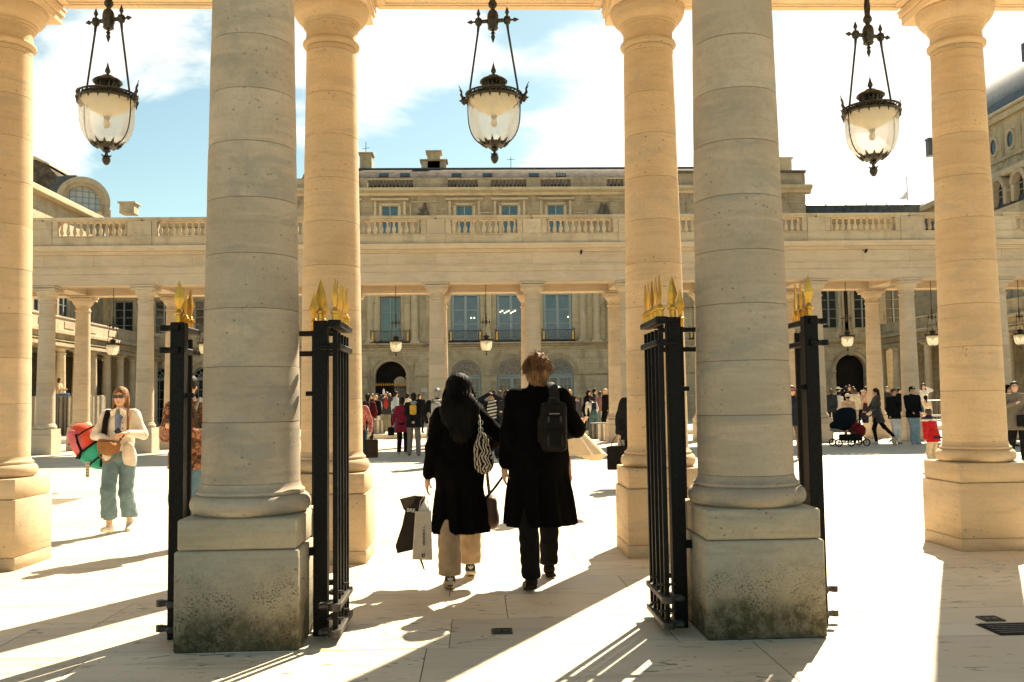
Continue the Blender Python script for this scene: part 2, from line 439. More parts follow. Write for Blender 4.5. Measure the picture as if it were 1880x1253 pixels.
# ------------------------------------------------------------ ground
m = MB(); m.add([(-400, -120, -.008), (400, -120, -.008), (400, 700, -.008), (-400, 700, -.008)], [(0, 1, 2, 3)])
g = m.build('ground', 'paving_far', smooth=0); tag(g, kind='structure')
pav = empty('pavement'); tag(pav, kind='structure')
m = MB(); m.box((1.2, 9.6, -.0055), (17.2, 13.6, .003)); m.build('joint_bed', 'joint', pav, smooth=0)
yrows = [2.9, 4.55, 5.55, 6.27, 6.99, 7.71, 8.43, 9.15, 9.87, 10.59, 11.5, 12.4, 13.3, 14.3, 15.3, 16.3]
slabs = {}
for i in range(len(yrows) - 1):
    y0, y1 = yrows[i], yrows[i + 1]
    Lx = 1.92 if y0 < 5.5 else 1.36
    x = -7.3 + (0.5 * Lx if i % 2 else 0) + (.27 * i) % .4
    if i == 3 - 1: x = -.18 - 5 * Lx
    x = max(x, -8.4)
    while x < 9.4:
        Lk = Lx
        x1 = x + Lk
        key = (round(Lk, 2), round(y1 - y0, 2))
        if key not in slabs:
            b = MB(); b.box((0, 0, -.010), (Lk - .006, y1 - y0 - .006, .02), b=.002); slabs[key] = b.mesh('slab', 'paving', 20)
        o = link('slab', slabs[key], pav, ((x + x1) / 2, (y0 + y1) / 2, rnd.uniform(-.0010, .0008)))
        x = x1

# floor drain covers
def cover(x, y, sx, sy, kind):
    t = empty('floor_box', (x, y, .0))
    m = MB(); m.box((0, 0, .0045), (sx, sy, .007), b=.001); m.build('lid', 'galv' if kind else 'iron_worn', t)
    m = MB()
    for a, b, c, d in ((0, sy * .32, sx * .7, .006), (0, -sy * .32, sx * .7, .006), (-sx * .35, 0, .006, sy * .64), (sx * .35, 0, .006, sy * .64), (0, 0, sx * .12, sy * .12)):
        m.box((a, b, .0095), (c, d, .003))
    m.build('lid_frame', 'iron', t)
    return t
tag(cover(.14, 5.90, .13, .13, 0), 'small square metal floor box set in the paving behind the couple', 'floor box')
tag(cover(3.27, 5.93, .13, .13, 0), 'small square metal floor box beside the slotted drain at the right', 'floor box')
t = empty('drain_grate', (3.55, 5.66, 0)); tag(t, 'dark slotted drain grate in the paving at the lower right corner', 'drain')
m = MB(); m.box((0, 0, .003), (.9, .28, .004)); m.build('recess', 'iron', t, smooth=0)
bar = MB(); bar.box((0, 0, 0), (.88, .018, .008), b=.002); bme = bar.mesh('bar', 'iron_worn')
for k in range(6): link('bar', bme, t, (0, -.11 + k * .044, .009))

# ------------------------------------------------------------ the near columns
def col_radius(z, z0=.98, z1=4.88, r0=.290, r1=.240):
    u = max(0, min(1, (z - z0) / (z1 - z0))); return r0 + (r1 - r0) * (u ** 1.25)
def near_column(x, y, row, label, group):
    t = empty('stone_column', (x, y, 0)); tag(t, label, 'column', group)
    zj, zt = (.585, .765) if row == 1 else (.625, .805)
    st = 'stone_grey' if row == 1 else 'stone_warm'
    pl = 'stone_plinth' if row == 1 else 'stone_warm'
    W_ = .722
    key = 'row%d' % row
    if key not in PROTO:
        P = []
        # pedestal, two courses of two stones each, the rear ones a hair wider
        def blk(name, mat, yc, dy, z0, z1, w, b=.010):
            mb = MB(); mb.box((0, yc, (z0 + z1) / 2), (w, dy, z1 - z0), b=b); P.append((name, mb.mesh(name, mat, 50)))
        base = 0.0
        if row == 2:
            base = .115; blk('plinth_stone', pl, 0, W_, 0, base - .003, W_ + .004, .004)
        if row == 1:
            blk('plinth_stone', pl, -.085, W_ - .175, base, zj - .004, W_); blk('plinth_stone', pl, .275, .170, base, zj - .004, W_ + .03)
            blk('plinth_stone', pl, -.085, W_ - .195, zj, zt, W_ - .03); blk('plinth_stone', pl, .270, .170, zj, zt, W_ + .012)
        else:
            blk('plinth_stone', pl, 0, W_, base, zj - .003, W_, .007); blk('plinth_stone', pl, 0, W_ - .03, zj, zt, W_ - .03, .007)
        r0 = .300 if row == 1 else .288
        zb = zt + .19
        prof = [(r0 + .02, zt + .0)]
        for k in range(9):
            a = -PI / 2 + PI * k / 8; prof.append((r0 + .022 + .045 * math.cos(a), zt + .062 + .058 * math.sin(a)))
        prof += [(r0 + .030, zt + .128), (r0 + .030, zt + .142), (r0 + .012, zt + .155), (r0 + .003, zt + .175), (r0 + .0005, zb)]
        mb = MB(); mb.lathe(prof, n=64); P.append(('column_base', mb.mesh('column_base', st, 40)))
        zs = [zb]
        step = .345 if row == 1 else .415
        ref = 3.39 if row == 1 else 4.81
        z = ref
        lst = []
        while z > zb + .12: lst.append(z); z -= step * (1 + .03 * math.sin(z * 7))
        lst = sorted(lst)
        z = ref + step
        while z < 4.84: lst.append(z); z += step
        zs = [zb] + lst + [4.86]
        for a, b in zip(zs[:-1], zs[1:]):
            if b - a < .03: continue
            rr = lambda z: (col_radius(z, r0=r0) if row == 1 else col_radius(z, r0=r0, r1=.238))
            pr = [(rr(a) - .004, a + .0008), (rr(a) - .0010, a + .003)]
            for k in range(1, 5): q = a + (b - a) * k / 5; pr.append((rr(q), q))
            pr += [(rr(b) - .0010, b - .003), (rr(b) - .004, b - .0008)]
            mb = MB(); mb.lathe(pr, n=64); P.append(('drum', mb.mesh('drum', st, 30)))
        rt = .238
        pr = [(rt, 4.862)]
        for k in range(7):
            a = -PI / 2 + PI * k / 6; pr.append((rt + .004 + .030 * math.cos(a), 4.902 + .030 * math.sin(a)))
        pr += [(rt + .004, 4.934), (rt + .002, 4.955), (rt, 5.04), (rt + .004, 5.06), (rt + .022, 5.066), (rt + .022, 5.085), (rt + .036, 5.090), (rt + .036, 5.108)]
        for k in range(8):
            a = PI / 2 * k / 7; pr.append((rt + .04 + .085 * math.sin(a), 5.115 + .145 * (1 - math.cos(a)) ** .8))
        mb = MB(); mb.lathe(pr, n=64); P.append(('capital', mb.mesh('capital', st if row == 2 else 'stone_grey', 40)))
        mb = MB(); mb.box((0, 0, 5.305), (.735, .735, .078), b=.004); mb.box((0, 0, 5.375), (.775, .775, .056), b=.004); mb.box((0, 0, 5.412), (.80, .80, .014))
        P.append(('abacus', mb.mesh('abacus', 'stone_beam' if row == 2 else 'stone_grey', 40)))
        PROTO[key] = P
    for name, me in PROTO[key]:
        o = link(name, me, t)
        if name in ('drum', 'capital', 'column_base'): o.rotation_euler = (0, 0, rnd.uniform(0, 6.28)); o.location = (rnd.uniform(-.0012, .0012), rnd.uniform(-.0012, .0012), 0)
    return t
PROTO = {}
Y1, Y2 = 5.92, 8.86
R1X = [-4.53, -1.418, 1.712, 4.83]
R2X = [-7.55, -4.475, -1.372, 1.722, 4.812, 7.90]
g1 = 'weathered grey columns of the gate row'; g2 = 'warm stone columns behind the gate row'
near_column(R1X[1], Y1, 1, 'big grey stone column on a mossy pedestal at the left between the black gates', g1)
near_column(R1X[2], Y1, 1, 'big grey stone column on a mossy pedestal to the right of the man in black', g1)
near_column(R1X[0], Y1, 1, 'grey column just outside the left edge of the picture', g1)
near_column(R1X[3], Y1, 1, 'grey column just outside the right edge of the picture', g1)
lab2 = ['warm stone column outside the left edge in the second row', 'warm stone column cut by the left edge of the picture, its pedestal sunlit on one side',
        'orange stone column standing right behind the left grey column', 'orange stone column half hidden behind the black gate of the right grey column',
        'warm stone column near the right edge with the child in red behind its base', 'warm stone column outside the right edge in the second row']
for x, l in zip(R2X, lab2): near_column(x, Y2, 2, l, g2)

# ------------------------------------------------------------ the near gallery above them
def gallery_top(Ya, Yb, x0, x1, name, label, mat, near, bays):
    """architraves on two rows, cross beams, ceiling, frieze, cornice"""
    t = empty(name, (0, 0, 0)); tag(t, label, 'colonnade')
    hw = .33
    for Y in (Ya, Yb):
        m = MB()
        cx = (x0 + x1) / 2; L = x1 - x0
        m.box((cx, Y, 5.60), (L, hw * 2, .34), b=.006); m.box((cx, Y, 5.87), (L, hw * 2 + .03, .195), b=.004)
        m.box((cx, Y, 5.99), (L, hw * 2 + .09, .045), b=.004)
        m.build('architrave', mat, t)
        m = MB()
        # sunk panels on the underside: proud borders
        for k in range(len(bays) - 1):
            a, b = bays[k] + .42, bays[k + 1] - .42
            for (bx, by, bw, bd) in (((a + b) / 2, Y - hw + .05, b - a, .085), ((a + b) / 2, Y + hw - .05, b - a, .085), (a + .04, Y, .08, hw * 2 - .21), (b - .04, Y, .08, hw * 2 - .21)):
                m.box((bx, by, 5.422), (bw, bd, .022), b=.006)
            for (bx, by, bw, bd) in (((a + b) / 2, Y - hw + .115, b - a - .16, .03), ((a + b) / 2, Y + hw - .115, b - a - .16, .03)):
                m.box((bx, by, 5.427), (bw, bd, .014), b=.003)
        m.build('soffit_moulding', mat, t)
    for x in bays:
        m = MB(); m.box((x, (Ya + Yb) / 2, 5.60), (.56, Yb - Ya - hw * 2 - .004, .338), b=.005); m.box((x, (Ya + Yb) / 2, 5.80), (.64, Yb - Ya - hw * 2 - .034, .056), b=.005)
        m.build('cross_beam', mat, t)
    m = MB()
    m.box(((x0 + x1) / 2, (Ya + Yb) / 2, 6.12), (x1 - x0, Yb - Ya - .1, .16)); m.build('ceiling', mat, t, smooth=0)
    return t
ng = gallery_top(Y1, Y2, -9.4, 9.8, 'gallery', 'pale stone beam with sunk panels running across the very top of the picture', 'stone_beam', True, R2X)
m = MB(); m.box((.2, (Y1 + Y2) / 2, 6.30), (19.2, Y2 - Y1 + .8, .56)); m.box((.2, (Y1 + Y2) / 2, 6.62), (19.6, Y2 - Y1 + 1.3, .12)); m.build('roof', 'stone_beam', ng)
for Y in (Y1 - .3, Y2 + .3):
    m = MB(); m.box((.2, Y, 6.82), (19.2, .34, .27)); m.box((.2, Y, 7.56), (19.2, .34, .14)); m.build('parapet', 'stone_beam', ng)

# ------------------------------------------------------------ iron gates with gilt spears
def spear_mesh(flat_=.30):
    m = MB()
    m.lathe([(.021, 0), (.021, .045), (.029, .048), (.031, .056), (.029, .064), (.020, .068), (.017, .08), (.013, .085)], n=16)
    pts = [(.012, .083), (.016, .10), (.034, .150), (.031, .165), (.003, .265)]
    vs = []; fs = []
    for (w, z) in pts: vs += [(-w, 0, z), (0, -w * flat_ - .003, z), (w, 0, z), (0, w * flat_ + .003, z)]
    for j in range(len(pts) - 1):
        for i in range(4): k = (i + 1) % 4; fs.append((j * 4 + i, j * 4 + k, j * 4 + 4 + k, j * 4 + 4 + i))
    fs.append((0, 1, 2, 3)); fs.append((16, 17, 18, 19)); m.add(vs, fs)
    return m.mesh('spear_tip', 'gold', 30)
SPEAR = spear_mesh()
def gate(px, side, label, hid=False, grp='folded black iron gates with gilt spears'):
    """post beside a pedestal at x=px; side = -1/+1: where the folded leaf sits"""
    t = empty('iron_gate', (px, 5.93, 0)); tag(t, label, 'gate', grp)
    m = MB(); m.box((0, 0, .98), (.088, .085, 1.96), b=.004); m.build('post', 'iron', t)
    m = MB(); m.lathe([(.02, 0), (.02, .02), (.011, .022), (.011, .04)], n=10, M=Matrix.Rotation(R(90), 4, 'Y')); 
    link('spear_tip', SPEAR, t, (0, -.01, 1.96))
    X = side * (.030 if hid else .118)
    for z in (1.925, 1.785, .215, .062):
        m = MB(); h = .038
        big = z < 1
        if hid:
            m.box((side * .012, .16, z), (.060, .46, h), b=.006); m.box((side * .062, .0, z), (.074, .05, h - .003), b=.010); m.lathe([(.025, -h / 2), (.025, h / 2)], (side * .10, 0, z), n=12)
        else:
            m.box((X, .05, z), (.075, .54, h), b=.006)
            m.box((side * .062, -.18, z), (.10, .062, h - .003), b=.010); m.box((side * .062, .24, z), (.10, .06, h - .003), b=.010)
            m.lathe([(.04, -h / 2 - .001), (.04, h / 2 + .001)], (X, -.225, z), n=12)
        m.build('rail', 'iron' if not big else 'iron_worn', t)
    m = MB(); m.box((0, 0, .93), (.030, .030, 1.80), b=.003); bar = m.mesh('bar', 'iron')
    for i, yy in enumerate((.12, .22, .32) if hid else (-.19, -.07, .06, .18, .29)):
        o = link('bar', bar, t, (X, yy, .045))
        link('spear_tip', SPEAR, t, (X, yy, 1.942), (0, 0, R(90 if i % 2 else 62)))
    for z in (.14, .30):
        for yy in ((-.19, .06) if not hid else (.12,)):
            m = MB(); m.tube([(X - .05, yy, z), (X + .05, yy, z)], .008, 8); m.build('bolt', 'iron_worn', t)
    m = MB(); m.box((-side * .066, 0, .515), (.044, .05, .05), b=.004); m.build('wall_bracket', 'iron', t)
    m = MB(); m.box((-side * .070, 0, 1.5), (.052, .03, .03), b=.003); m.build('wall_bracket', 'iron', t)
    return t
gate(-1.876, -1, 'black iron gate folded beside the left side of the left mossy pedestal', True)
gate(-.985, 1, 'black iron gate folded just right of the left mossy pedestal, left of the couple')
gate(1.268, -1, 'black iron gate folded just left of the right mossy pedestal, right of the couple')
gate(2.160, 1, 'black iron gate folded beside the right side of the right mossy pedestal', True)
def railing(xc, label):
    t = empty('iron_railing', (xc, 6.50, 0)); tag(t, label, 'railing', 'fixed iron railings behind the grey columns')
    for z in (1.925, 1.785, .215, .08):
        m = MB(); m.box((0, 0, z), (.90, .04, .036), b=.004); m.build('rail', 'iron', t)
    m = MB(); m.box((0, 0, 1.0), (.028, .028, 1.86), b=.003); bar = m.mesh('bar', 'iron')
    for xx in (-.355, -.295, -.14, 0, .14, .27, .335):
        link('bar', bar, t, (xx, 0, -.02)); link('spear_tip', SPEAR, t, (xx, 0, 1.945))
    return t
railing(R1X[1] + .02, 'short black railing with gilt spears behind the left grey column')
railing(R1X[2] + .03, 'short black railing with gilt spears behind the right grey column')

# ------------------------------------------------------------ the lanterns
def lantern_meshes(n=40):
    L = []
    # z measured from the rim (0)
    m = MB(); m.lathe([(.004, 1.4), (.004, 1.4)], n=4) if False else None
    m = MB()
    m.tube([(0, 0, .78), (0, 0, 2.2)], .012, 8)
    m.lathe([(.018, .76), (.035, .78), (.036, .80), (.022, .83), (.026, .90), (.020, .96), (.013, 1.0)], n=16); L.append(('hanging_rod', m.mesh('hanging_rod', 'bronze')))
    m = MB()
    m.lathe([(.012, .52), (.004, .475), (.018, .52), (.010, .545), (.020, .55), (.008, .57), (.040, .585), (.044, .60), (.038, .605), (.048, .64), (.046, .70), (.040, .725), (.030, .74), (.018, .745), (.018, .76)], n=8)
    m.tube([(-.135, 0, .655), (.135, 0, .655)], .017, 8)
    for sx in (-1, 1):
        m.lathe([(.006, .61), (.026, .63), (.032, .655), (.026, .68), (.010, .69), (.008, .70), (.018, .72), (.003, .765)], (sx * .118, 0, 0), n=10)
        m.tube([(sx * .14, 0, .655), (sx * .165, 0, .655), (sx * .18, 0, .655), (sx * .215, 0, .655)], [.009, .008, .019, .002], 8)
    L.append(('crossbar', m.mesh('crossbar', 'bronze')))
    for sx in (-1, 1):
        m = MB(); m.tube([(sx * .118, 0, .63), (sx * .125, 0, .56), (sx * .205, 0, .03)], [.013, .009, .008], 8); L.append(('suspension_rod', m.mesh('suspension_rod', 'bronze')))
    # canopy, pierced drum and flame
    m = MB()
    m.lathe([(.200, .028), (.195, .040), (.130, .052), (.088, .058), (.080, .062)], n=n, caps=False)
    m.lathe([(.070, .060), (.074, .068), (.070, .075)], n=n, caps=False)
    for i in range(16):
        a = 2 * PI * i / 16
        m.tube([(.078 * math.cos(a), .078 * math.sin(a), .060), (.074 * math.cos(a), .074 * math.sin(a), .095), (.092 * math.cos(a), .092 * math.sin(a), .135)], [.007, .006, .009], 5)
    m.lathe([(.05, .128), (.100, .130), (.112, .142), (.108, .155), (.085, .172), (.060, .182), (.040, .198), (.012, .205), (.010, .215), (.020, .228), (.021, .240), (.012, .265), (.001, .312)], n=n,
            flute=lambda a: 1 + .03 * math.cos(a * 16))
    m.lathe([(.05, .062), (.05, .132)], n=16)
    L.append(('cap', m.mesh('cap', 'bronze')))
    # rim: two rings joined by little lattice pieces
    m = MB()
    m.lathe([(.222, .030), (.230, .034), (.233, .042), (.224, .047), (.212, .044), (.214, .034), (.222, .030)], n=n, caps=False)
    m.lathe([(.214, -.012), (.230, -.010), (.236, .000), (.228, .008), (.214, .006), (.212, -.006), (.214, -.012)], n=n, caps=False)
    for i in range(36):
        a = 2 * PI * i / 36; a2 = a + PI / 36 * 1.3
        m.tube([(.222 * math.cos(a), .222 * math.sin(a), .004), (.224 * math.cos(a2), .224 * math.sin(a2), .036)], .0062, 4)
        if i % 2: m.tube([(.224 * math.cos(a), .224 * math.sin(a), -.010), (.223 * math.cos(a), .223 * math.sin(a), -.040)], [.010, .003], 4)
    L.append(('rim', m.mesh('rim', 'bronze')))
    for k in range(2):
        a = (0, PI)[k]
        ca, sa = math.cos(a), math.sin(a); m = MB()
        m.lathe([(.004, -.035), (.022, -.015), (.026, .012), (.018, .030), (.010, .035)], (.245 * ca, .245 * sa, 0), n=10)
        m.tube([(.250 * ca, .250 * sa, .02), (.268 * ca, .268 * sa, .05), (.264 * ca, .264 * sa, .08), (.288 * ca, .288 * sa, .135)], [.013, .012, .007, .002], 6)
        m.tube([(.266 * ca, .266 * sa, .075), (.285 * ca, .285 * sa, .10)], [.008, .002], 5)
        m.tube([(.255 * ca, .255 * sa, .0), (.285 * ca, .285 * sa, .005)], [.014, .004], 6)
        L.append(('leaf_scroll', m.mesh('leaf_scroll', 'bronze')))
    # glass
    prof = []
    for k in range(15):
        u = k / 14; u = 1 - (1 - u) ** 1.7
        prof.append((.206 * math.sqrt(max(0, 1 - u ** 3.5)) + .004, -.02 - .372 * u))
    prof = [(.212, -.01)] + prof
    m = MB(); m.lathe(prof[::-1], n=n, caps=False); L.append(('glass_bowl', m.mesh('glass_bowl', 'bowl_glass', 60)))
    for a in (0, PI):
        m = MB(); m.tube([((r + .004) * math.cos(a), (r + .004) * math.sin(a), z) for r, z in prof if r > .05], .0048, 6); L.append(('glass_rib', m.mesh('glass_rib', 'bronze')))
    # reflector and bulb
    m = MB(); m.lathe([(.026, -.135), (.05, -.122), (.12, -.085), (.190, -.02), (.200, .0)], n=n, caps=False); L.append(('reflector', m.mesh('reflector', 'enamel')))
    m = MB(); m.lathe([(.018, -.16), (.024, -.155), (.026, -.13), (.02, -.12)], n=16); L.append(('socket', m.mesh('socket', 'galv')))
    m = MB(); m.lathe([(.002, -.23), (.018, -.222), (.027, -.205), (.026, -.185), (.014, -.162)], n=16); L.append(('bulb', m.mesh('bulb', 'enamel')))
    # bottom crown of leaves and pine cone
    m = MB()
    m.lathe([(.006, -.402), (.060, -.390), (.098, -.366), (.102, -.358)], n=24, caps=False)
    for i in range(12):
        a = 2 * PI * i / 12; L_ = .035 if i % 2 else .02
        m.tube([(.080 * math.cos(a), .080 * math.sin(a), -.380), (.112 * math.cos(a), .112 * math.sin(a), -.355), ((.120 + L_ * .5) * math.cos(a), (.120 + L_ * .5) * math.sin(a), -.352 + L_ * .7)], [.013, .011, .002], 5)
    m.lathe([(.001, -.53), (.016, -.522), (.028, -.500), (.031, -.478), (.024, -.455), (.012, -.445), (.010, -.43), (.026, -.420), (.030, -.410), (.020, -.40)], n=14, flute=lambda a: 1 + .07 * math.cos(a * 7))
    for i in range(4):
        a = PI / 4 + PI / 2 * i; m.tube([(.024 * math.cos(a), .024 * math.sin(a), -.455), (.040 * math.cos(a), .040 * math.sin(a), -.445)], [.008, .002], 4)
    L.append(('pendant', m.mesh('pendant', 'bronze')))
    return L
LM = lantern_meshes()
def lantern(loc, label, group, rz=0.0, far=False, scale=1.0):
    t = empty('hanging_lantern', loc, rz); tag(t, label, 'lantern', group); t.scale = (scale,) * 3
    for name, me in LM:
        if far and name == 'glass_bowl':
            if 'far_bowl' not in PROTO:
                c = me.copy(); c.materials.clear(); c.materials.append(MATS['bowl_glass_far']); PROTO['far_bowl'] = c
            me = PROTO['far_bowl']
        link(name, me, t)
    return t
gl = 'big hanging lanterns of the near gallery'
lantern((-2.925, 7.39, 3.885), 'big dark bronze lantern hanging in the left opening against blue sky and cloud', gl, R(-16))
lantern((.165, 7.39, 3.885), 'big dark bronze lantern hanging in the middle opening above the couple', gl, R(-9))
lantern((3.275, 7.39, 3.765), 'big dark bronze lantern hanging slightly lower in the right opening against white sky', gl, R(12))

# ------------------------------------------------------------ the far colonnade
YF, YR = 30.66, 33.40
SP = 3.165; XO = -1.29
FX = [XO + SP * k for k in range(-6, 9)]
fg = gallery_top(YF, YR, FX[0] - 2, FX[-1] + 2, 'far_colonnade', 'long stone colonnade with a balustrade across the middle of the courtyard, lanterns in its bays', 'stone_far', False, FX)
xm, Lm = (FX[0] + FX[-1]) / 2, FX[-1] - FX[0] + 4
# frieze blocks and cornice, front and back
fb = {}
for (Y, sgn) in ((YF, -1), (YR, 1)):
    yo = Y + sgn * .30
    for k in range(len(FX) - 1):
        if sgn > 0: break
        for h in range(2):
            w = SP / 2
            if 'fb' not in fb: q = MB(); q.box((0, 0, 0), (w - .008, .10, .375), b=.003); fb['fb'] = q.mesh('frieze_block', 'stone_far')
            link('frieze_block', fb['fb'], fg, (FX[k] + w * (h + .5), yo + .02, 6.205))
    m = MB(); m.box((xm, yo - sgn * .02, 6.205), (Lm, .08, .38)); m.build('frieze', 'stone_far', fg)
    m = MB()
    prof = [(0, 6.395), (.06, 6.40), (.07, 6.44), (.10, 6.45), (.12, 6.49), (.24, 6.50), (.25, 6.56), (.30, 6.62), (.31, 6.66), (0, 6.67)]
    m.prism([(yo + sgn * (.02 + a), b) for a, b in prof], xm - Lm / 2, xm + Lm / 2, 'x'); m.build('cornice', 'stone_far', fg)
    # parapet: base, dies, rail
    yp = yo + sgn * .0
    m = MB(); m.box((xm, yp, 6.825), (Lm, .34, .29), b=.006); m.box((xm, yp - 0, 6.985), (Lm, .40, .035), b=.006); m.build('parapet_base', 'stone_rail', fg)
    for k in range(len(FX)):
        if 'die' not in fb:
            q = MB(); q.box((0, 0, 7.245), (.60, .36, .485), b=.006); q.box((0, 0, 6.83), (.64, .40, .30), b=.006); fb['die'] = q.mesh('die', 'stone_rail')
            q = MB(); q.box((0, 0, 7.245), (.17, .30, .485), b=.005); fb['half'] = q.mesh('half_die', 'stone_rail')
            q = MB(); q.box((0, 0, 7.565), (SP - .008, .40, .09), b=.012); q.box((0, 0, 7.50), (SP - .06, .33, .045), b=.006); fb['rail'] = q.mesh('coping', 'stone_rail')
            q = MB(); q.lathe([(.052, 7.0), (.052, 7.03), (.040, 7.035), (.030, 7.055), (.040, 7.07), (.060, 7.12), (.066, 7.16), (.058, 7.22), (.038, 7.30), (.028, 7.36), (.032, 7.40), (.044, 7.415), (.044, 7.43), (.052, 7.44), (.052, 7.48)], n=10)
            fb['bal'] = q.mesh('baluster', 'stone_rail')
        link('die', fb['die'], fg, (FX[k], yp, 0))
        if sgn < 0 or True:
            for s_ in (-1, 1): link('half_die', fb['half'], fg, (FX[k] + s_ * .39, yp, 0))
        if k < len(FX) - 1:
            link('coping', fb['rail'], fg, (FX[k] + SP / 2, yp, 0))
            n = 11
            if sgn < 0:
                for j in range(n): link('baluster', fb['bal'], fg, (FX[k] + .555 + (SP - 1.11) * j / (n - 1), yp, 0))
            else:
                q = MB()
                for j in range(n): q.lathe([(.05, 7.0), (.03, 7.05), (.064, 7.15), (.03, 7.36), (.05, 7.44), (.05, 7.48)], (FX[k] + .555 + (SP - 1.11) * j / (n - 1), yp, 0), n=6)
                q.build('rear_balusters', 'stone_rail', fg)
# soffit under terrace slab
m = MB(); m.box((xm, (YF + YR) / 2, 6.50), (Lm, YR - YF + .5, .30)); m.build('terrace', 'stone_far', fg, smooth=0)
# its columns
def far_proto():
    P = []
    q = MB(); q.box((0, 0, .06), (.73, .73, .12), b=.004); q.box((0, 0, .37), (.72, .72, .50), b=.006); P.append(('pedestal', q.mesh('pedestal', 'stone_far')))
    q = MB(); q.box((0, 0, .713), (.69, .69, .18), b=.006); P.append(('pedestal', q.mesh('pedestal', 'stone_far')))
    r0 = .288
    q = MB(); q.lathe([(r0 + .02, .805), (r0 + .06, .83), (r0 + .067, .867), (r0 + .055, .90), (r0 + .03, .925), (r0 + .03, .945), (r0 + .003, .975), (r0, 1.0)], n=28); P.append(('column_base', q.mesh('column_base', 'stone_far')))
    z = 1.0
    while z < 4.8:
        b = min(z + .43, 4.86)
        rr = lambda z: col_radius(z, r0=r0, r1=.238)
        q = MB(); q.lathe([(rr(z) - .004, z + .001), (rr(z), z + .006), (rr((z + b) / 2), (z + b) / 2), (rr(b), b - .006), (rr(b) - .004, b - .001)], n=28); P.append(('drum', q.mesh('drum', 'stone_far', 30)))
        z = b
    rt = .238
    q = MB(); q.lathe([(rt, 4.862), (rt + .03, 4.88), (rt + .034, 4.902), (rt + .03, 4.925), (rt + .003, 4.94), (rt, 5.05), (rt + .03, 5.07), (rt + .036, 5.10), (rt + .06, 5.12), (rt + .10, 5.18), (rt + .125, 5.26)], n=28); P.append(('capital', q.mesh('capital', 'stone_far')))
    q = MB(); q.box((0, 0, 5.305), (.735, .735, .078), b=.004); q.box((0, 0, 5.39), (.79, .79, .056), b=.004); P.append(('abacus', q.mesh('abacus', 'stone_far')))
    return P
FP = far_proto()
for Y in (YF, YR):
    for x in FX:
        c = empty('column', (x, Y, 0)); c.parent = fg
        for name, me in FP:
            o = link(name, me, c)
            if name == 'drum': o.rotation_euler = (0, 0, rnd.uniform(0, 6))
fls = [(-4, 'second smallest'), ]
names = {-11.6: 0}
lan_lab = {-4: 'small lantern hanging in the far bay left of the woman with the red bag', -3: 'small lantern above the woman in the white jacket', -2: 'small lantern mostly hidden behind the left grey column',
           0: 'small lantern in front of the arched passage with the gilded gate', 1: 'small lantern in front of the tall windows left of the man', 2: 'small lantern hidden behind the right stone columns',
           5: 'small lantern in front of the dark archway at the right', 6: 'small lantern just left of the right stone column', 7: 'small lantern at the right edge of the picture',
           -1: 'small lantern hidden behind the left columns', 3: 'small lantern behind the right grey column', 4: 'small lantern behind the right grey column, one bay on'}
for k, x in ((-3, -12.35), (-2, -9.25), (0, -2.76), (1, .35), (5, 13.0), (6, 16.05), (7, 19.2)):
    lantern((x, 32.0, 3.60), lan_lab[k], 'small lanterns of the far colonnade', R(rnd.uniform(-20, 20)), far=True, scale=.98)
# two small security cameras on the frieze
for (px, py, lb) in ((1067, 463, 'small black security camera on the far frieze above the man'), (1590, 461, 'small black security camera on the far frieze at the right')):
    p = at(px, py, YF - .62); t = empty('security_camera', p); tag(t, lb, 'camera')
    m = MB(); m.box((0, 0, 0), (.06, .16, .07), b=.008, M=Matrix.Rotation(R(-25), 4, 'X')); m.build('camera_body', 'iron', t)
    m = MB(); m.tube([(0, .05, .02), (0, .26, .06)], .014, 6); m.build('arm', 'iron', t)
# ------------------------------------------------------------ the palace behind
def ashlar(name, c1, c2, rot=False):
    mt = stone(name, c1, c2, pits=.15, var=.02, dirt=.5)
    t = mt.node_tree; b = [n for n in t.nodes if n.type == 'BSDF_PRINCIPLED'][0]
    geo = [n for n in t.nodes if n.type == 'NEW_GEOMETRY'][0]
    sx = t.nodes.new('ShaderNodeSeparateXYZ'); t.links.new(geo.outputs['Position'], sx.inputs[0])
    ad = t.nodes.new('ShaderNodeMath'); ad.operation = 'ADD'; t.links.new(sx.outputs[0], ad.inputs[0]); t.links.new(sx.outputs[1], ad.inputs[1])
    cx = t.nodes.new('ShaderNodeCombineXYZ'); t.links.new(ad.outputs[0], cx.inputs[0]); t.links.new(sx.outputs[2], cx.inputs[1])
    br = t.nodes.new('ShaderNodeTexBrick'); br.inputs['Scale'].default_value = 1; br.inputs['Brick Width'].default_value = 1.1; br.inputs['Row Height'].default_value = .42
    br.inputs['Mortar Size'].default_value = .018; br.inputs['Color1'].default_value = (1, 1, 1, 1); br.inputs['Color2'].default_value = (.84, .84, .84, 1); br.inputs['Mortar'].default_value = (.5, .48, .45, 1)
    t.links.new(cx.outputs[0], br.inputs['Vector'])
    old = b.inputs['Base Color'].links[0].from_socket
    mx = t.nodes.new('ShaderNodeMix'); mx.data_type = 'RGBA'; mx.blend_type = 'MULTIPLY'; mx.inputs[0].default_value = .45
    t.links.new(old, mx.inputs[6]); t.links.new(br.outputs['Color'], mx.inputs[7]); t.links.new(mx.outputs[2], b.inputs['Base Color'])
ashlar('ashlar', (.52, .42, .275), (.59, .49, .335))
ashlar('ashlar_sooty', (.36, .29, .20), (.44, .36, .255))
PY = 66.0
def X66(px, Y=PY): return at(px, 600, Y).x
def Z66(py, Y=PY): return at(900, py, Y).z
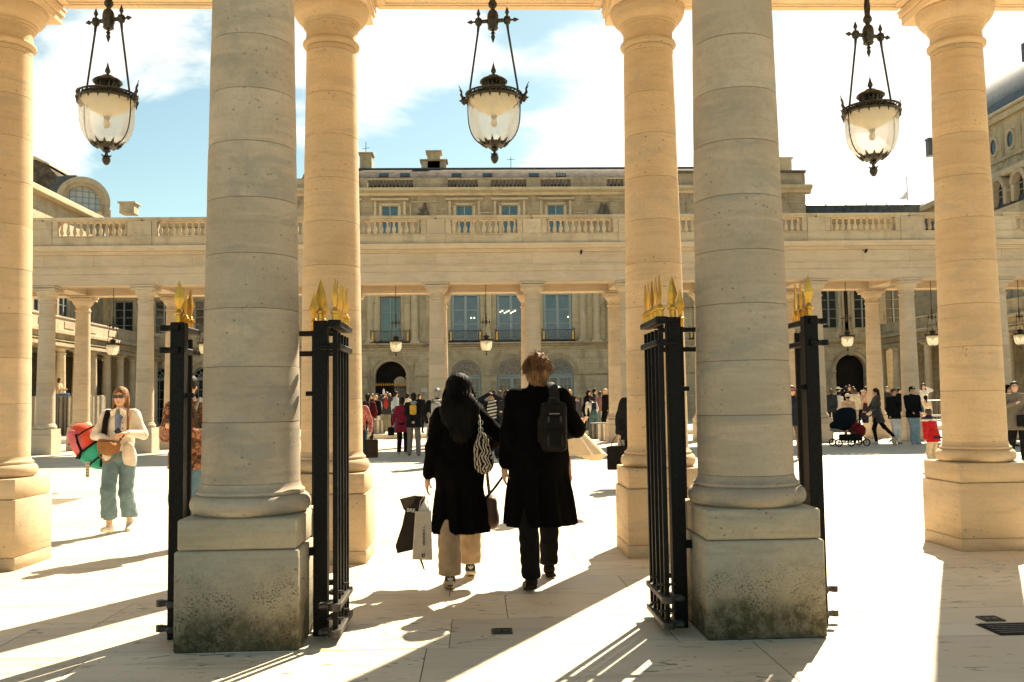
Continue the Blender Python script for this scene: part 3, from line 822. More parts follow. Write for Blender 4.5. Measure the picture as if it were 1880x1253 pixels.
def wall_open(x0, x1, z0, z1, ops, Y, th=.45, rects=None):
    """facade at Y (front face), ops: (xa,xb,za,zb,arched)"""
    m = MB()
    xs = sorted(set([x0, x1] + [v for o in ops for v in o[:2]])); zs = sorted(set([z0, z1] + [v for o in ops for v in o[2:4]]))
    for i in range(len(xs) - 1):
        run = None
        for j in range(len(zs) - 1):
            cx, cz = (xs[i] + xs[i + 1]) / 2, (zs[j] + zs[j + 1]) / 2
            inside = any(o[0] < cx < o[1] and o[2] < cz < o[3] for o in ops)
            if not inside:
                if run is None: run = zs[j]
            if (inside or j == len(zs) - 2) and run is not None:
                top = zs[j] if inside else zs[j + 1]
                m.box(((xs[i] + xs[i + 1]) / 2, Y + th / 2, (run + top) / 2), (xs[i + 1] - xs[i], th, top - run)); run = None
    for o in ops:
        if not o[4]: continue
        r = (o[1] - o[0]) / 2; cx = (o[0] + o[1]) / 2; zc = o[3] - r
        for s_ in (-1, 1):
            poly = [(cx + s_ * r, o[3])] + [(cx + s_ * r * math.cos(a), zc + r * math.sin(a)) for a in [PI / 2 * k / 8 for k in range(9)]]
            m.prism(poly, Y + .001, Y + th - .001)
    return m
def arch_ring(m, cx, zc, r0, r1, y0, y1, n=18, a0=0, a1=PI):
    vs = []; fs = []
    for k in range(n + 1):
        a = a0 + (a1 - a0) * k / n
        for (r, y) in ((r0, y0), (r1, y0), (r1, y1), (r0, y1)): vs.append((cx + r * math.cos(a), y, zc + r * math.sin(a)))
    for k in range(n):
        for j in range(4): q = (j + 1) % 4; fs.append((k * 4 + j, k * 4 + q, k * 4 + 4 + q, k * 4 + 4 + j))
    fs.append((0, 1, 2, 3)); fs.append((4 * n, 4 * n + 1, 4 * n + 2, 4 * n + 3)); m.add(vs, fs)
def window(par, cx, z0, w, h, Y, cols=2, rows=3, fm='blue_paint', pm='pane_blue', rz=0.0, bar=.035, mull=.11, fw=.10):
    """a casement facing -Y (before rz)"""
    key = ('win', round(w, 2), round(h, 2), cols, rows, fm, bar, mull, fw)
    if key not in PROTO:
        m = MB()
        for sx in (-1, 1): m.box((sx * (w / 2 - fw / 2), 0, h / 2), (fw, .10, h))
        m.box((0, 0, fw / 2), (w - 2 * fw - .004, .10, fw)); m.box((0, 0, h - fw / 2), (w - 2 * fw - .004, .10, fw))
        m.box((0, -.012, h / 2), (mull, .10, h - 2 * fw - .004))
        iw = (w - 2 * fw - mull) / 2
        pr = []
        for s_ in (-1, 1):
            a = s_ * (mull / 2 + iw / 2)
            for r_ in range(rows):
                pz = fw + (h - 2 * fw) * (r_ + .5) / rows; pr.append((a, pz))
            for r_ in range(1, rows): m.box((a, 0, fw + (h - 2 * fw) * r_ / rows), (iw - .004, .06, bar))
            for c_ in range(1, cols // 2): m.box((s_ * (mull / 2 + iw * c_ / (cols // 2)), -.008, h / 2), (bar, .05, h - 2 * fw - .004))
        q = MB(); q.box((0, .03, 0), (iw, .012, (h - 2 * fw) / rows - bar)); PROTO[key] = (m.mesh('window', fm), q, pr, {})
    fme, q, pr, cache = PROTO[key]
    o = link('window', fme, par, (cx, Y, z0), (0, 0, rz))
    if pm not in cache: cache[pm] = q.mesh('pane', pm, 0)
    for a, pz in pr:
        p = link('pane', cache[pm], o, (a, 0, pz)); p.rotation_euler = (R(rnd.uniform(-.5, .5)), 0, R(rnd.uniform(-.6, .6)))
    return o
def balcony(par, cx, z0, w, h, Y):
    m = MB()
    for z in (z0 + h - .03, z0 + .10): m.box((cx, Y, z), (w, .035, .035))
    m.box((cx, Y + .10, z0 + .02), (w + .1, .30, .05))
    for s_ in (-1, 1):
        m.box((cx + s_ * (w / 2 - .02), Y - .0, z0 + h / 2 + .03), (.045, .045, h + .10)); m.box((cx + s_ * (w / 2 - .26), Y, z0 + h / 2), (.03, .03, h - .06))
    o = m.build('balcony_rail', 'iron', par)
    m = MB(); n = 13; iw = w - .56
    for k in range(n):
        x = cx - iw / 2 + iw * k / n
        for s_ in (-1, 1):
            a = x if s_ > 0 else x + iw / n * 1
            m.tube([(x, Y + .004 * s_, z0 + .13), (min(x + iw / n * 3.2, cx + iw / 2), Y + .004 * s_, z0 + .13 + (h - .2) * min(1, (cx + iw / 2 - x) / (iw / n * 3.2)))] if s_ > 0 else
                   [(x + iw / n, Y - .004, z0 + .13), (max(x + iw / n - iw / n * 3.2, cx - iw / 2), Y - .004, z0 + .13 + (h - .2) * min(1, (x + iw / n - cx + iw / 2) / (iw / n * 3.2)))], .012, 4)
    m.build('lattice', 'grille_paint', o)
    if 'gilt' not in PROTO: q = MB(); q.box((0, 0, 0), (.13, .03, .12), b=.005); PROTO['gilt'] = q.mesh('gilt_square', 'gold')
    for s_ in (-1, 1):
        for j in range(4): link('gilt_square', PROTO['gilt'], o, (cx + s_ * (w / 2 - .14), Y, z0 + .16 + j * (h - .2) / 4))
pal = empty('palace', (0, 0, 0)); tag(pal, 'weathered stone palace closing the courtyard, with balconies, blue casements and a balustraded roof', 'palace')
xL, xR = X66(540), X66(1487)
cw = [X66(855), X66(938.5), X66(1024)]
ops = []
for c in cw: ops.append((c - 1.05, c + 1.05, 5.86, 9.36, False)); ops.append((c - 1.07, c + 1.07, .0, 4.56, True))
xl = X66(717)
others = [xl - 3.6, xl, X66(1105) + 3.9, X66(1105) + 7.6]
for c in others: ops.append((c - .72, c + .72, 5.86, 9.1, False))
ops.append((xl - 1.09, xl + 1.09, 0.0, 4.52, True))
for c in (xl - 3.6, X66(1105) + 3.9): ops.append((c - .8, c + .8, 0.0, 4.2, True))
wall_open(xL, xR, 0, 5.2, [o for o in ops if o[3] < 5], PY).build('ground_floor_wall', 'ashlar', pal, smooth=0)
wall_open(xL, xR, 5.2, 12.6, [o for o in ops if o[3] > 5], PY).build('first_floor_wall', 'ashlar', pal, smooth=0)
aw = cw + [xl, X66(717) - 3.3, X66(1105) + 3.6, X66(1105) + 7]
aops = [(c - .57, c + .57, 13.7, 15.66, False) for c in aw]
wall_open(xL, xR, 12.6, 16.5, aops, PY).build('attic_wall', 'ashlar_sooty', pal, smooth=0)
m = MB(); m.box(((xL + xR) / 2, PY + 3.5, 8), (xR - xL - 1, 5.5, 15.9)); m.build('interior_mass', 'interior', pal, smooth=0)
# floors between
def course(z0, z1, proj, mat='stone_palace', x0=None, x1=None, Y=PY, nm='string_course'):
    m = MB(); a = xL if x0 is None else x0; b = xR if x1 is None else x1
    h = z1 - z0
    prof = [(0, z0), (-proj * .35, z0 + .02), (-proj * .4, z0 + h * .35), (-proj * .8, z0 + h * .5), (-proj, z0 + h * .6), (-proj, z1 - .02), (-proj * .9, z1), (0, z1)]
    m.prism([(Y + p, z) for p, z in prof], a - proj * .6, b + proj * .6, 'x'); return m.build(nm, mat, pal)
course(5.20, 5.48, .12); course(5.50, 5.80, .42); course(10.6, 11.2, .3); course(12.2, 12.9, .5); course(16.35, 16.9, .55, 'stone_palace_light', nm='cornice')
course(3.36, 3.50, .07, x0=xl + 1.3, x1=cw[0] - 1.25); 
for a, b in ((cw[0] + 1.2, cw[1] - 1.2), (cw[1] + 1.2, cw[2] - 1.2), (cw[2] + 1.2, xR - 1), (xL, xl - 1.3)): course(3.36, 3.50, .07, x0=a, x1=b)
for c in cw:
    window(pal, c, 5.9, 2.05, 3.42, PY + .16, rows=3, fw=.20, mull=.20, bar=.07)
    balcony(pal, c, 5.82, 2.35, .82, PY - .40)
    m = MB(); arch_ring(m, c, 3.49, 1.08, 1.30, PY - .06, PY + .05); arch_ring(m, c, 3.49, 1.34, 1.48, PY - .035, PY + .03); m.build('archivolt', 'stone_palace', pal)
    # fanlight and glazed doors
    m = MB(); arch_ring(m, c, 3.49, .93, 1.07, PY + .18, PY + .30); arch_ring(m, c, 3.49, .52, .57, PY + .20, PY + .26, 12); arch_ring(m, c, 3.49, .16, .21, PY + .20, PY + .26, 8)
    for k in range(1, 9):
        a = PI * k / 9; m.tube([(c + .20 * math.cos(a), PY + .23, 3.49 + .20 * math.sin(a)), (c + .94 * math.cos(a), PY + .23, 3.49 + .94 * math.sin(a))], .022, 4)
    for k in range(9):
        a = PI * (k + .5) / 9; arch_ring(m, c + .72 * math.cos(a), 3.49 + .72 * math.sin(a), .085, .115, PY + .205, PY + .25, 8, 0, 2 * PI)
    m.box((c, PY + .22, 3.42), (2.12, .16, .14)); o = m.build('fanlight', 'grille_paint', pal)
    m = MB(); m.prism([(c + .95 * math.cos(PI * k / 16), 3.49 + .95 * math.sin(PI * k / 16)) for k in range(17)], PY + .29, PY + .30); m.build('pane', 'pane_far', o, smooth=0)
    window(pal, c, 0.0, 2.10, 3.34, PY + .2, cols=6, rows=7, fw=.17, mull=.22, bar=.035, pm='pane_far')
for c in others:
    window(pal, c, 5.9, 1.40, 3.16, PY + .16, rows=3, fw=.06, mull=.07, bar=.03, fm='grille_paint', pm='pane_green')
    balcony(pal, c, 5.82, 2.75, .85, PY - .40)
    m = MB()
    for s_ in (-1, 1):
        m.box((c + s_ * .86, PY - .04, 7.6), (.22, .12, 3.6), b=.02); m.box((c + s_ * 1.18, PY - .03, 7.7), (.22, .08, 3.5), b=.02)
        m.box((c + s_ * 1.17, PY - .12, 9.0), (.20, .24, .55), b=.05); m.lathe([(.02, -.12), (.09, -.1), (.10, 0), (.09, .1), (.02, .12)], (c + s_ * 1.17, PY - .18, 8.70), n=10, M=Matrix.Rotation(R(90), 4, 'Y'))
    m.box((c, PY - .05, 9.25), (2.2, .14, .22), b=.02); m.box((c, PY - .16, 9.5), (3.0, .36, .20), b=.04); m.build('window_surround', 'stone_palace_light', pal)
for c in aw:
    window(pal, c, 13.7, 1.14, 1.96, PY + .12, rows=2, fw=.05, mull=.09, bar=.03, fm='grille_paint')
    m = MB()
    for s_ in (-1, 1):
        m.box((c + s_ * .68, PY - .03, 14.7), (.20, .10, 2.15), b=.02)
        m.box((c + s_ * 1.05, PY - .06, 15.45), (.20, .16, 1.1), b=.03); m.box((c + s_ * 1.05, PY - .12, 14.85), (.22, .22, .22), b=.06)
    m.box((c, PY - .03, 15.76), (1.56, .10, .18), b=.02); m.box((c, PY - .15, 16.1), (2.7, .32, .16), b=.03); m.build('window_surround', 'stone_palace_light', pal)
# passage surround, gate
m = MB(); arch_ring(m, xl, 3.43, 1.10, 1.30, PY - .06, PY + .05); arch_ring(m, xl, 3.43, 1.34, 1.44, PY - .09, PY + .02)
for s_ in (-1, 1): m.box((xl + s_ * 1.21, PY - .03, 1.7), (.20, .09, 3.3)); m.box((xl + s_ * 1.2, PY - .06, 3.40), (.30, .16, .16), b=.02); m.box((xl + s_ * 1.52, PY - .05, 2.3), (.12, .10, 5.0), b=.02)
m.box((xl, PY - .05, 4.86), (3.16, .10, .13), b=.02); m.build('passage_surround', 'stone_palace', pal)
m = MB(); m.box((xl + .62, PY + .66, 1.6), (.90, .12, 3.2)); arch_ring(m, xl + .62, 3.0, .0, .45, PY + .61, PY + .72); m.build('passage_wall', 'stone_far', pal)
gt = empty('passage_gate', (xl, PY + .1, 0)); tag(gt, 'iron gate with gilt points closing the arched passage behind the crowd', 'gate')
m = MB(); m.box((0, 0, 0), (.035, .035, 2.75)); bme = m.mesh('bar', 'iron'); m = MB(); m.lathe([(.02, 0), (.045, .06), (.003, .24)], n=6); tme = m.mesh('gilt_point', 'gold')
for k in range(17): x = -1.04 + .13 * k; link('bar', bme, gt, (x, 0, 1.4)); link('gilt_point', tme, gt, (x, 0, 2.78))
for z in (.3, 1.3, 2.65): m = MB(); m.box((0, .0, z), (2.16, .05, .05)); m.build('rail', 'iron', gt)
pl = empty('wall_plaque', (X66(778), PY - .02, Z66(715))); tag(pl, 'small pale plaque on the wall right of the arched passage', 'plaque')
m = MB(); m.box((0, 0, 0), (.46, .04, .27), b=.01); m.build('plate', 'white_board', pl)
# engaged columns and pilasters of the first floor
fl = lambda a: 1 - .05 * (.5 + .5 * math.cos(a * 20))
for px in (680, 761, 1070, 1095, 1120):
    x = X66(px); m = MB(); m.lathe([(.34, 5.85), (.34, 6.0), (.30, 6.08), (.31, 6.15), (.27, 6.25)], (x, PY - .12, 0), n=24); m.lathe([(.27, 6.25), (.27, 8), (.235, 10.6)], (x, PY - .12, 0), n=80, flute=fl)
    m.box((x, PY - .12, 5.83), (.74, .6, .10)); m.build('engaged_column', 'stone_palace_light', pal, smooth=50)
for px in (697 - 8, 738 + 10, 897, 980):
    x = X66(px); m = MB(); m.box((x, PY - .06, 8.2), (.42, .16, 4.8), b=.02); m.build('pilaster', 'stone_palace_light', pal)
for px in (772, 1113): m = MB(); m.box((X66(px + 4), PY + .02, 8.2), (.5, .14, 4.7), b=.02); m.build('pilaster', 'stone_palace', pal)
# attic relief figures
def figure_relief(px, py, sc, sx=1):
    p = at(px, py, PY - .15); m = MB()
    m.lathe([(.01, -.6 * sc), (.42 * sc, -.55 * sc), (.34 * sc, -.2 * sc), (.17 * sc, .15 * sc), (.2 * sc, .3 * sc), (.08 * sc, .42 * sc)], p, n=10)
    m.lathe([(.01, .40 * sc), (.12 * sc, .46 * sc), (.13 * sc, .56 * sc), (.07 * sc, .66 * sc), (.01, .68 * sc)], p, n=10)
    m.tube([p + Vector((0, 0, .25 * sc)), p + Vector((-.35 * sx * sc, -.05, .05 * sc)), p + Vector((-.55 * sx * sc, -.1, .2 * sc))], [.08 * sc, .07 * sc, .03 * sc], 6)
    m.tube([p + Vector((0, 0, -.2 * sc)), p + Vector((-.5 * sx * sc, -.1, -.25 * sc)), p + Vector((-.75 * sx * sc, -.1, -.6 * sc))], [.15 * sc, .11 * sc, .06 * sc], 6)
    m.build('carved_figure', 'stone_dark', pal)
figure_relief(780, 388, .9); figure_relief(1105, 386, .8, -1); figure_relief(1113, 386, .7, 1)
for px in (812, 893, 982, 1064): 
    p = at(px, 393, PY - .1); m = MB(); m.tube([p + Vector((-.55, 0, -.05)), p + Vector((-.4, 0, .10)), p + Vector((.4, 0, .10)), p + Vector((.55, 0, -.05))], .07, 6); m.build('garland', 'stone_palace', pal)
for a, b in ((755, 806), (1080, 1145)):
    m = MB(); x0, x1 = X66(a), X66(b)
    for z, h in ((15.95, .12), (13.4, .12)): m.box(((x0 + x1) / 2, PY - .03, z), (x1 - x0, .10, h), b=.02)
    for x in (x0, x1): m.box((x, PY - .03, 14.6), (.12, .1, 2.5), b=.02)
    m.build('relief_frame', 'stone_palace', pal)
# attic balustrade and roof
for k, (a, b) in enumerate(((676, 760), (824, 880), (905, 970), (997, 1052), (1120, 1150), (560, 640))):
    x0, x1 = X66(a), X66(b); n = max(3, int((x1 - x0) / .26))
    if 'pbal' not in PROTO: q = MB(); q.lathe([(.07, 0), (.05, .06), (.10, .22), (.05, .45), (.08, .56)], n=8); PROTO['pbal'] = q.mesh('baluster', 'stone_dark')
    for j in range(n): link('baluster', PROTO['pbal'], pal, (x0 + (x1 - x0) * (j + .5) / n, PY + .1, 16.98))
    m = MB(); m.box(((x0 + x1) / 2, PY + .1, 16.94), (x1 - x0, .3, .09)); m.box(((x0 + x1) / 2, PY + .1, 17.60), (x1 - x0, .32, .12)); m.build('coping', 'stone_palace', pal)
edges = [540, 560, 640, 676, 760, 824, 880, 905, 970, 997, 1052, 1120, 1150, 1487]
for a, b in ((540, 560), (640, 676), (760, 824), (880, 905), (970, 997), (1052, 1120), (1150, 1487)):
    m = MB(); m.box(((X66(a) + X66(b)) / 2, PY + .12, 17.28), (X66(b) - X66(a) - .01, .42, .80), b=.03); m.build('parapet_die', 'ashlar_sooty', pal)
m = MB(); m.prism([(PY + .5, 17.3), (PY + 1.2, 18.0), (PY + 2.2, 18.7), (PY + 4.0, 19.32), (PY + 9, 19.32), (PY + 9, 17.3)], xL + .3, xR - .3, 'x'); m.build('roof', 'lead', pal, smooth=60)
m = MB(); m.box(((xL + xR) / 2, PY + 4.0, 19.36), (xR - xL - .5, .3, .12)); m.build('ridge', 'slate', pal)
for k, px in enumerate((705, 744, 838, 895, 980, 1030)):
    p = at(px, 322, PY + .95); m = MB(); m.box((0, 0, 0), (.72, .10, .36), M=Matrix.Rotation(R(-40), 4, 'X')); o = m.build('skylight', 'slate', pal, tuple(p)); m = MB(); m.box((0, -.055, .02), (.60, .02, .26), M=Matrix.Rotation(R(-40), 4, 'X')); m.build('pane', 'galv' if k == 5 else 'pane_blue', o)
for (px, w, h, y0, nm) in ((797, 1.0, 1.5, 306, 1), (797, 1.9, .8, 306, 1), (673, .9, 1.3, 305, 1)):
    p = at(px, y0, PY + 5); m = MB(); m.box((p.x, p.y, p.z + h / 2 - .5), (w, 1.2, h), b=.03); m.box((p.x, p.y, p.z + h - .45), (w + .25, 1.4, .12), b=.03); m.build('chimney', 'stone_palace', pal)
for px, h in ((672, 1.9), (938, .7)):
    p = at(px, 305, PY + 5); m = MB(); m.tube([(p.x, p.y, p.z - .5), (p.x, p.y, p.z + h)], .025, 5); m.tube([(p.x - .3, p.y, p.z + h * .7), (p.x + .3, p.y, p.z + h * .75)], .018, 4); m.build('aerial', 'iron', pal)
# chandeliers glowing behind the tall windows
for px0, py0, n in ((868, 584, 2), (1043, 582, 1), (932, 573, 8)):
    t = empty('chandelier', tuple(at(px0, py0, PY + .10)))
    tag(t, {2: 'two small warm lights glowing in the left tall blue window', 1: 'single small warm light in the right tall blue window', 8: 'cluster of warm globe lamps glowing in the middle tall blue window'}[n], 'light')
    for k in range(n):
        m = MB(); r = .045; m.lathe([(.004, -r), (r * .8, -r * .6), (r, 0), (r * .8, r * .6), (.004, r)], n=8)
        x = (k - (n - 1) / 2) * (.15 if n == 8 else .22)
        m.build('globe', 'lit_bulb', t, (x, 0, .09 * math.sin(k * 2.1) if n == 8 else 0))
# right pavilion of the centre block
xp0, xp1 = X66(1250), X66(1481)
m = MB(); m.box(((xp0 + xp1) / 2, PY - .3, 12.6), (xp1 - xp0, .6, 9.0)); m.box(((xp0 + xp1) / 2, PY - .3, 17.4), (xp1 - xp0, .7, 1.15)); m.build('pavilion_wall', 'ashlar_sooty', pal, smooth=0)
course(16.3, 16.85, .5, 'stone_palace_light', xp0, xp1 + .1, PY - .6, 'cornice'); course(17.75, 17.95, .12, 'stone_dark', xp0, xp1, PY - .65)
p = at(1446, 322, PY); m = MB(); m.box((p.x, PY + 1, 18.4), (.95, 1.2, 1.5), b=.03); m.box((p.x, PY + 1, 19.15), (1.15, 1.4, .12), b=.03); m.build('chimney', 'stone_palace_light', pal)
figure_relief(1460, 384, .85); figure_relief(1456, 388, .6, -1)

# side ranges facing us
def side_range(name, label, pxa, pxb, wins, arches, eave):
    t = empty(name); tag(t, label, 'building')
    a, b = sorted((X66(pxa), X66(pxb)))
    ops = [(c - w / 2, c + w / 2, z0, z1, False) for c, w, z0, z1 in wins] + [(c - r, c + r, 0, zt, True) for c, r, zt, k in arches]
    Yw = PY + .3
    wall_open(a, b, 0, 14.6, ops, Yw).build('wall', 'ashlar', t, smooth=0)
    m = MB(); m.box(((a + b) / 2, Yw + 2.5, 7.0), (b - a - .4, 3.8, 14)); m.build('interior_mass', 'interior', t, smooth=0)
    for z0, z1, pj in ((5.15, 5.4, .12), (5.45, 5.75, .35), (9.9, 10.4, .3), (14.2, 14.75, .45)):
        m = MB(); m.prism([(Yw + .01, z0), (Yw - pj * .5, z0 + .05), (Yw - pj, z1 - .1), (Yw - pj, z1), (Yw + .01, z1)], a, b, 'x'); m.build('string_course', 'stone_palace', t)
    for c, w, z0, z1 in wins:
        window(t, c, z0, w, z1 - z0, Yw + .15, rows=4, fw=.06, mull=.10, bar=.04, fm='grille_paint', pm='pane_dark')
        m = MB()
        for s_ in (-1, 1): m.box((c + s_ * (w / 2 + .14), Yw - .03, (z0 + z1) / 2), (.2, .1, z1 - z0 + .1), b=.02); m.box((c + s_ * (w / 2 + .7), Yw - .03, (z0 + z1) / 2), (.45, .08, z1 - z0 + .9), b=.02)
        m.box((c, Yw - .04, z1 + .14), (w + .5, .12, .2), b=.02); m.box((c, Yw - .12, z1 + .45), (w + 2.1, .26, .16), b=.03); m.build('window_surround', 'stone_palace', t)
    for c, r, zt, k in arches:
        m = MB(); arch_ring(m, c, zt - r, r + .02, r + .26, Yw - .07, Yw + .05); arch_ring(m, c, zt - r, r + .3, r + .4, Yw - .1, Yw + .02)
        for s_ in (-1, 1): m.box((c + s_ * (r + .16), Yw - .04, zt - r - .08), (.34, .14, .16), b=.02)
        m.box((c, Yw - .12, zt + .17), (.32, .2, .5), b=.04); m.build('archivolt', 'stone_palace', t)
        if k:
            m = MB()
            for q in range(1, 6): an = PI * q / 6; m.tube([(c, Yw + .23, zt - r), (c + r * math.cos(an), Yw + .23, zt - r + r * math.sin(an))], .03, 4)
            arch_ring(m, c, zt - r, r * .5, r * .5 + .05, Yw + .2, Yw + .26, 10); arch_ring(m, c, zt - r, r - .1, r, Yw + .18, Yw + .28, 12)
            m.box((c, Yw + .22, zt - r), (2 * r, .12, .12)); o = m.build('fanlight', 'grille_paint', t)
            window(t, c, 0, 2 * r - .02, zt - r - .06, Yw + .2, cols=4, rows=5, fw=.08, mull=.12, bar=.035, fm='grille_paint', pm='pane_dark')
    return t, a, b
w = .0388
lw, la, lb = side_range('left_range', 'stone side range with small paned windows seen through the left far bays', 190, 539,
                        [(X66(223.5), 1.30, 6.7, 9.0), (X66(298), 1.30, 6.7, 9.0), (X66(372), 1.3, 6.7, 9.0), (X66(446), 1.3, 6.7, 9.0)],
                        [(X66(300), .80, 4.3, 1), (X66(372), .80, 4.3, 1)], 14.8)
m = MB(); m.prism([(PY + .2, 14.75), (PY + 3.2, 15.55), (PY + 6, 14.75)], la + 1.0, lb, 'x'); m.build('roof', 'slate', lw)
p = at(237, 387, PY + 2.5); m = MB(); m.box((p.x, p.y, p.z + .1), (1.05, 1, .8), b=.03); m.box((p.x, p.y, p.z + .5), (1.3, 1.2, .14), b=.03); m.build('chimney', 'stone_palace_light', lw)
rw, ra, rb = side_range('right_range', 'stone side range with a dark archway seen through the right far bays', 1488, 1668,
                        [(X66(1526), 1.22, 6.55, 9.35), (X66(1588), 1.22, 6.55, 9.35), (X66(1646), 1.22, 6.55, 9.35)],
                        [(X66(1562), 1.10, 4.62, 0)], 14.8)
m = MB(); m.prism([(PY + .1, 14.75), (PY + .4, 15.6), (PY + 3.6, 16.6), (PY + 6, 14.75)], ra - .6, X66(1712), 'x'); m.build('roof', 'zinc', rw)
m = MB(); m.prism([(PY - .1, 14.5), (PY + .35, 15.63), (PY + .1, 14.5)], ra - .6, X66(1712), 'x'); m.build('slate_band', 'slate', rw)
for k in range(6): q = MB(); q.box((X66(1492 + 38 * k), PY + .6, 15.75), (.08, .1, .18)); q.build('snow_guard', 'iron', rw)
ft = empty('flagpole', tuple(at(1666, 362, PY + 5))); tag(ft, 'thin flagpole with a pale flag above the right roof', 'flagpole')
m = MB(); m.tube([(0, 0, -.3), (0, 0, 1.6)], .03, 5); m.build('pole', 'galv', ft)
m = MB(); m.prism([(0, .5), (-.45, .0), (-.75, -.15), (-.3, -.2), (0, -.1)], -.02, .02); m.build('flag', 'flag', ft)
t = empty('rooftop_chimney', tuple(at(1709, 272, PY + 8))); tag(t, 'grey chimney sliver peeping out left of the right column', 'chimney'); m = MB(); m.box((0, 0, 0), (.6, .6, 1.4), b=.03); m.build('shaft', 'slate', t); m = MB(); m.box((0, 0, .72), (.7, .7, .1)); m.build('cap', 'slate', t)

# wings running back along both sides, with a colonnaded terrace in front
def wing(name, label, Xw, Xc, Y0, Y1_, n, sgn):
    """Xw: wall, Xc: line of the portico columns; sgn +1: right side"""
    t = empty(name); tag(t, label, 'building')
    m = MB(); m.box((Xw + sgn * 2, (Y0 + Y1_) / 2, 7.2), (4, Y1_ - Y0, 14.4)); m.build('wall', 'ashlar', t, smooth=0)
    m = MB(); m.box(((Xw + Xc) / 2, (Y0 + Y1_) / 2, 5.25), (abs(Xw - Xc) + .6, Y1_ - Y0, .55)); m.build('entablature', 'stone_palace', t, smooth=0)
    for z0, z1, pj in ((4.78, 4.98, .02), (5.05, 5.12, .06), (5.42, 5.62, .22)):
        m = MB(); m.box((Xc - sgn * .3, (Y0 + Y1_) / 2, (z0 + z1) / 2), (.2 + pj * 2, Y1_ - Y0 + pj, z1 - z0), b=.02); m.build('moulding', 'stone_palace', t)
    m = MB(); m.box((Xc, (Y0 + Y1_) / 2, 6.0), (.30, Y1_ - Y0, .70), b=.02); m.box((Xc, (Y0 + Y1_) / 2, 6.38), (.42, Y1_ - Y0 + .1, .10), b=.02)
    for k in range(int((Y1_ - Y0) / 3)): m.box((Xc - sgn * .16, Y0 + 3 * k + 1.5, 6.0), (.06, 1.2, .36), b=.015)
    m.build('parapet', 'stone_rail' if sgn < 0 else 'stone_palace', t)
    sp = (Y1_ - Y0 - 1) / (n - 1)
    if 'wcol' not in PROTO:
        q = MB(); q.box((0, 0, .15), (.7, .7, .3)); q.lathe([(.33, .3), (.33, .42), (.27, .5), (.265, 2.4), (.225, 4.4), (.26, 4.43), (.26, 4.47), (.225, 4.5), (.225, 4.58), (.32, 4.7)], n=18); q.box((0, 0, 4.74), (.68, .68, .10)); PROTO['wcol'] = q.mesh('column', 'stone_palace_light')
    for k in range(n): link('column', PROTO['wcol'], t, (Xc, Y0 + .5 + sp * k, 0))
    m = MB(); m.box((Xw - sgn * .02, (Y0 + Y1_) / 2, 2.4), (.06, Y1_ - Y0, 4.8)); m.build('painted_shade_panel', 'stone_dark', t, smooth=0)  # dark sheet over the wing wall: the portico's shade put into its colour
    k = 0; Yk = Y0 + 1.6
    while Yk < Y1_ - .5:
        window(t, Xw - sgn * .05, 6.6, 1.3, 2.8, Yk, rows=4, fw=.06, mull=.1, bar=.04, fm='grille_paint', pm='pane_dark', rz=-sgn * PI / 2 if False else (-PI / 2 if sgn > 0 else PI / 2))
        m = MB()
        for s_ in (-1, 1): m.box((Xw - sgn * .05, Yk + s_ * .85, 8.0), (.18, .24, 3.1), b=.02); m.box((Xw - sgn * .04, Yk + s_ * 1.35, 8.0), (.14, .34, 4.2), b=.02)
        m.box((Xw - sgn * .06, Yk, 9.65), (.24, 2.2, .2), b=.02); m.box((Xw - sgn * .12, Yk, 10.0), (.4, 3.0, .16), b=.02); m.build('window_surround', 'stone_palace', t)
        Yk += 3.3
    m = MB(); m.box((Xw + sgn * 1.7, (Y0 + Y1_) / 2, 10.9), (4.4, Y1_ - Y0, .5), b=.05); m.box((Xw + sgn * 1.8, (Y0 + Y1_) / 2, 14.5), (4.6, Y1_ - Y0, .4), b=.05); m.build('cornice', 'stone_palace_light', t)
    return t
lt = wing('left_wing', 'stone wing with a row of round columns receding at the left behind the far colonnade', X66(190), -22.4, 38.0, 65.9, 14, -1)
rt_ = wing('right_wing', 'stone wing with a row of round columns receding at the right behind the far colonnade', X66(1668), 27.6, 38.0, 62.6, 12, 1)
# pale hipped roof and mansard with a big round dormer, upper left
Yd = 62
m = MB(); pts = [at(px, py, Yd) for px, py in ((-40, 315), (62, 348), (134, 401), (-40, 401))]
m.prism([(p.x, p.z) for p in pts], Yd, Yd + 5); m.build('hipped_roof', 'lead', lt)
m = MB(); pts = [at(px, py, Yd - .1) for px, py in ((-40, 311), (64, 344), (138, 400), (133, 401), (60, 350), (-40, 317))]
m.prism([(p.x, p.z) for p in pts], Yd - .15, Yd + .2); m.build('ridge_flashing', 'zinc', lt)
md = empty('mansard_pavilion'); tag(md, 'dark mansard roof with a large round stone dormer at the upper left', 'building')
Yd = 72
def px_prism(pix, Y0_, Y1_, nm, mat, par, sm=35):
    m = MB(); pts = [at(px, py, Y0_) for px, py in pix]; m.prism([(p.x, p.z) for p in pts], Y0_, Y1_); return m.build(nm, mat, par, smooth=sm)
px_prism(((-60, 262), (40, 280), (66, 292), (88, 305), (104, 322), (98, 345), (86, 356), (62, 360), (-60, 360)), Yd + 1.5, Yd + 8, 'upper_roof', 'lead', md)
px_prism(((-60, 272), (64, 287), (90, 300), (90, 303), (64, 292), (-60, 277)), Yd + 1.2, Yd + 8.2, 'roof_edge', 'stone_palace_light', md)
px_prism(((60, 352), (86, 352), (104, 325), (125, 322), (140, 322), (150, 402), (60, 402)), Yd + 1.3, Yd + 7, 'slate_slope', 'slate', md)
c = at(152, 372, Yd); o = empty('round_dormer', tuple(c), R(28)); o.parent = md
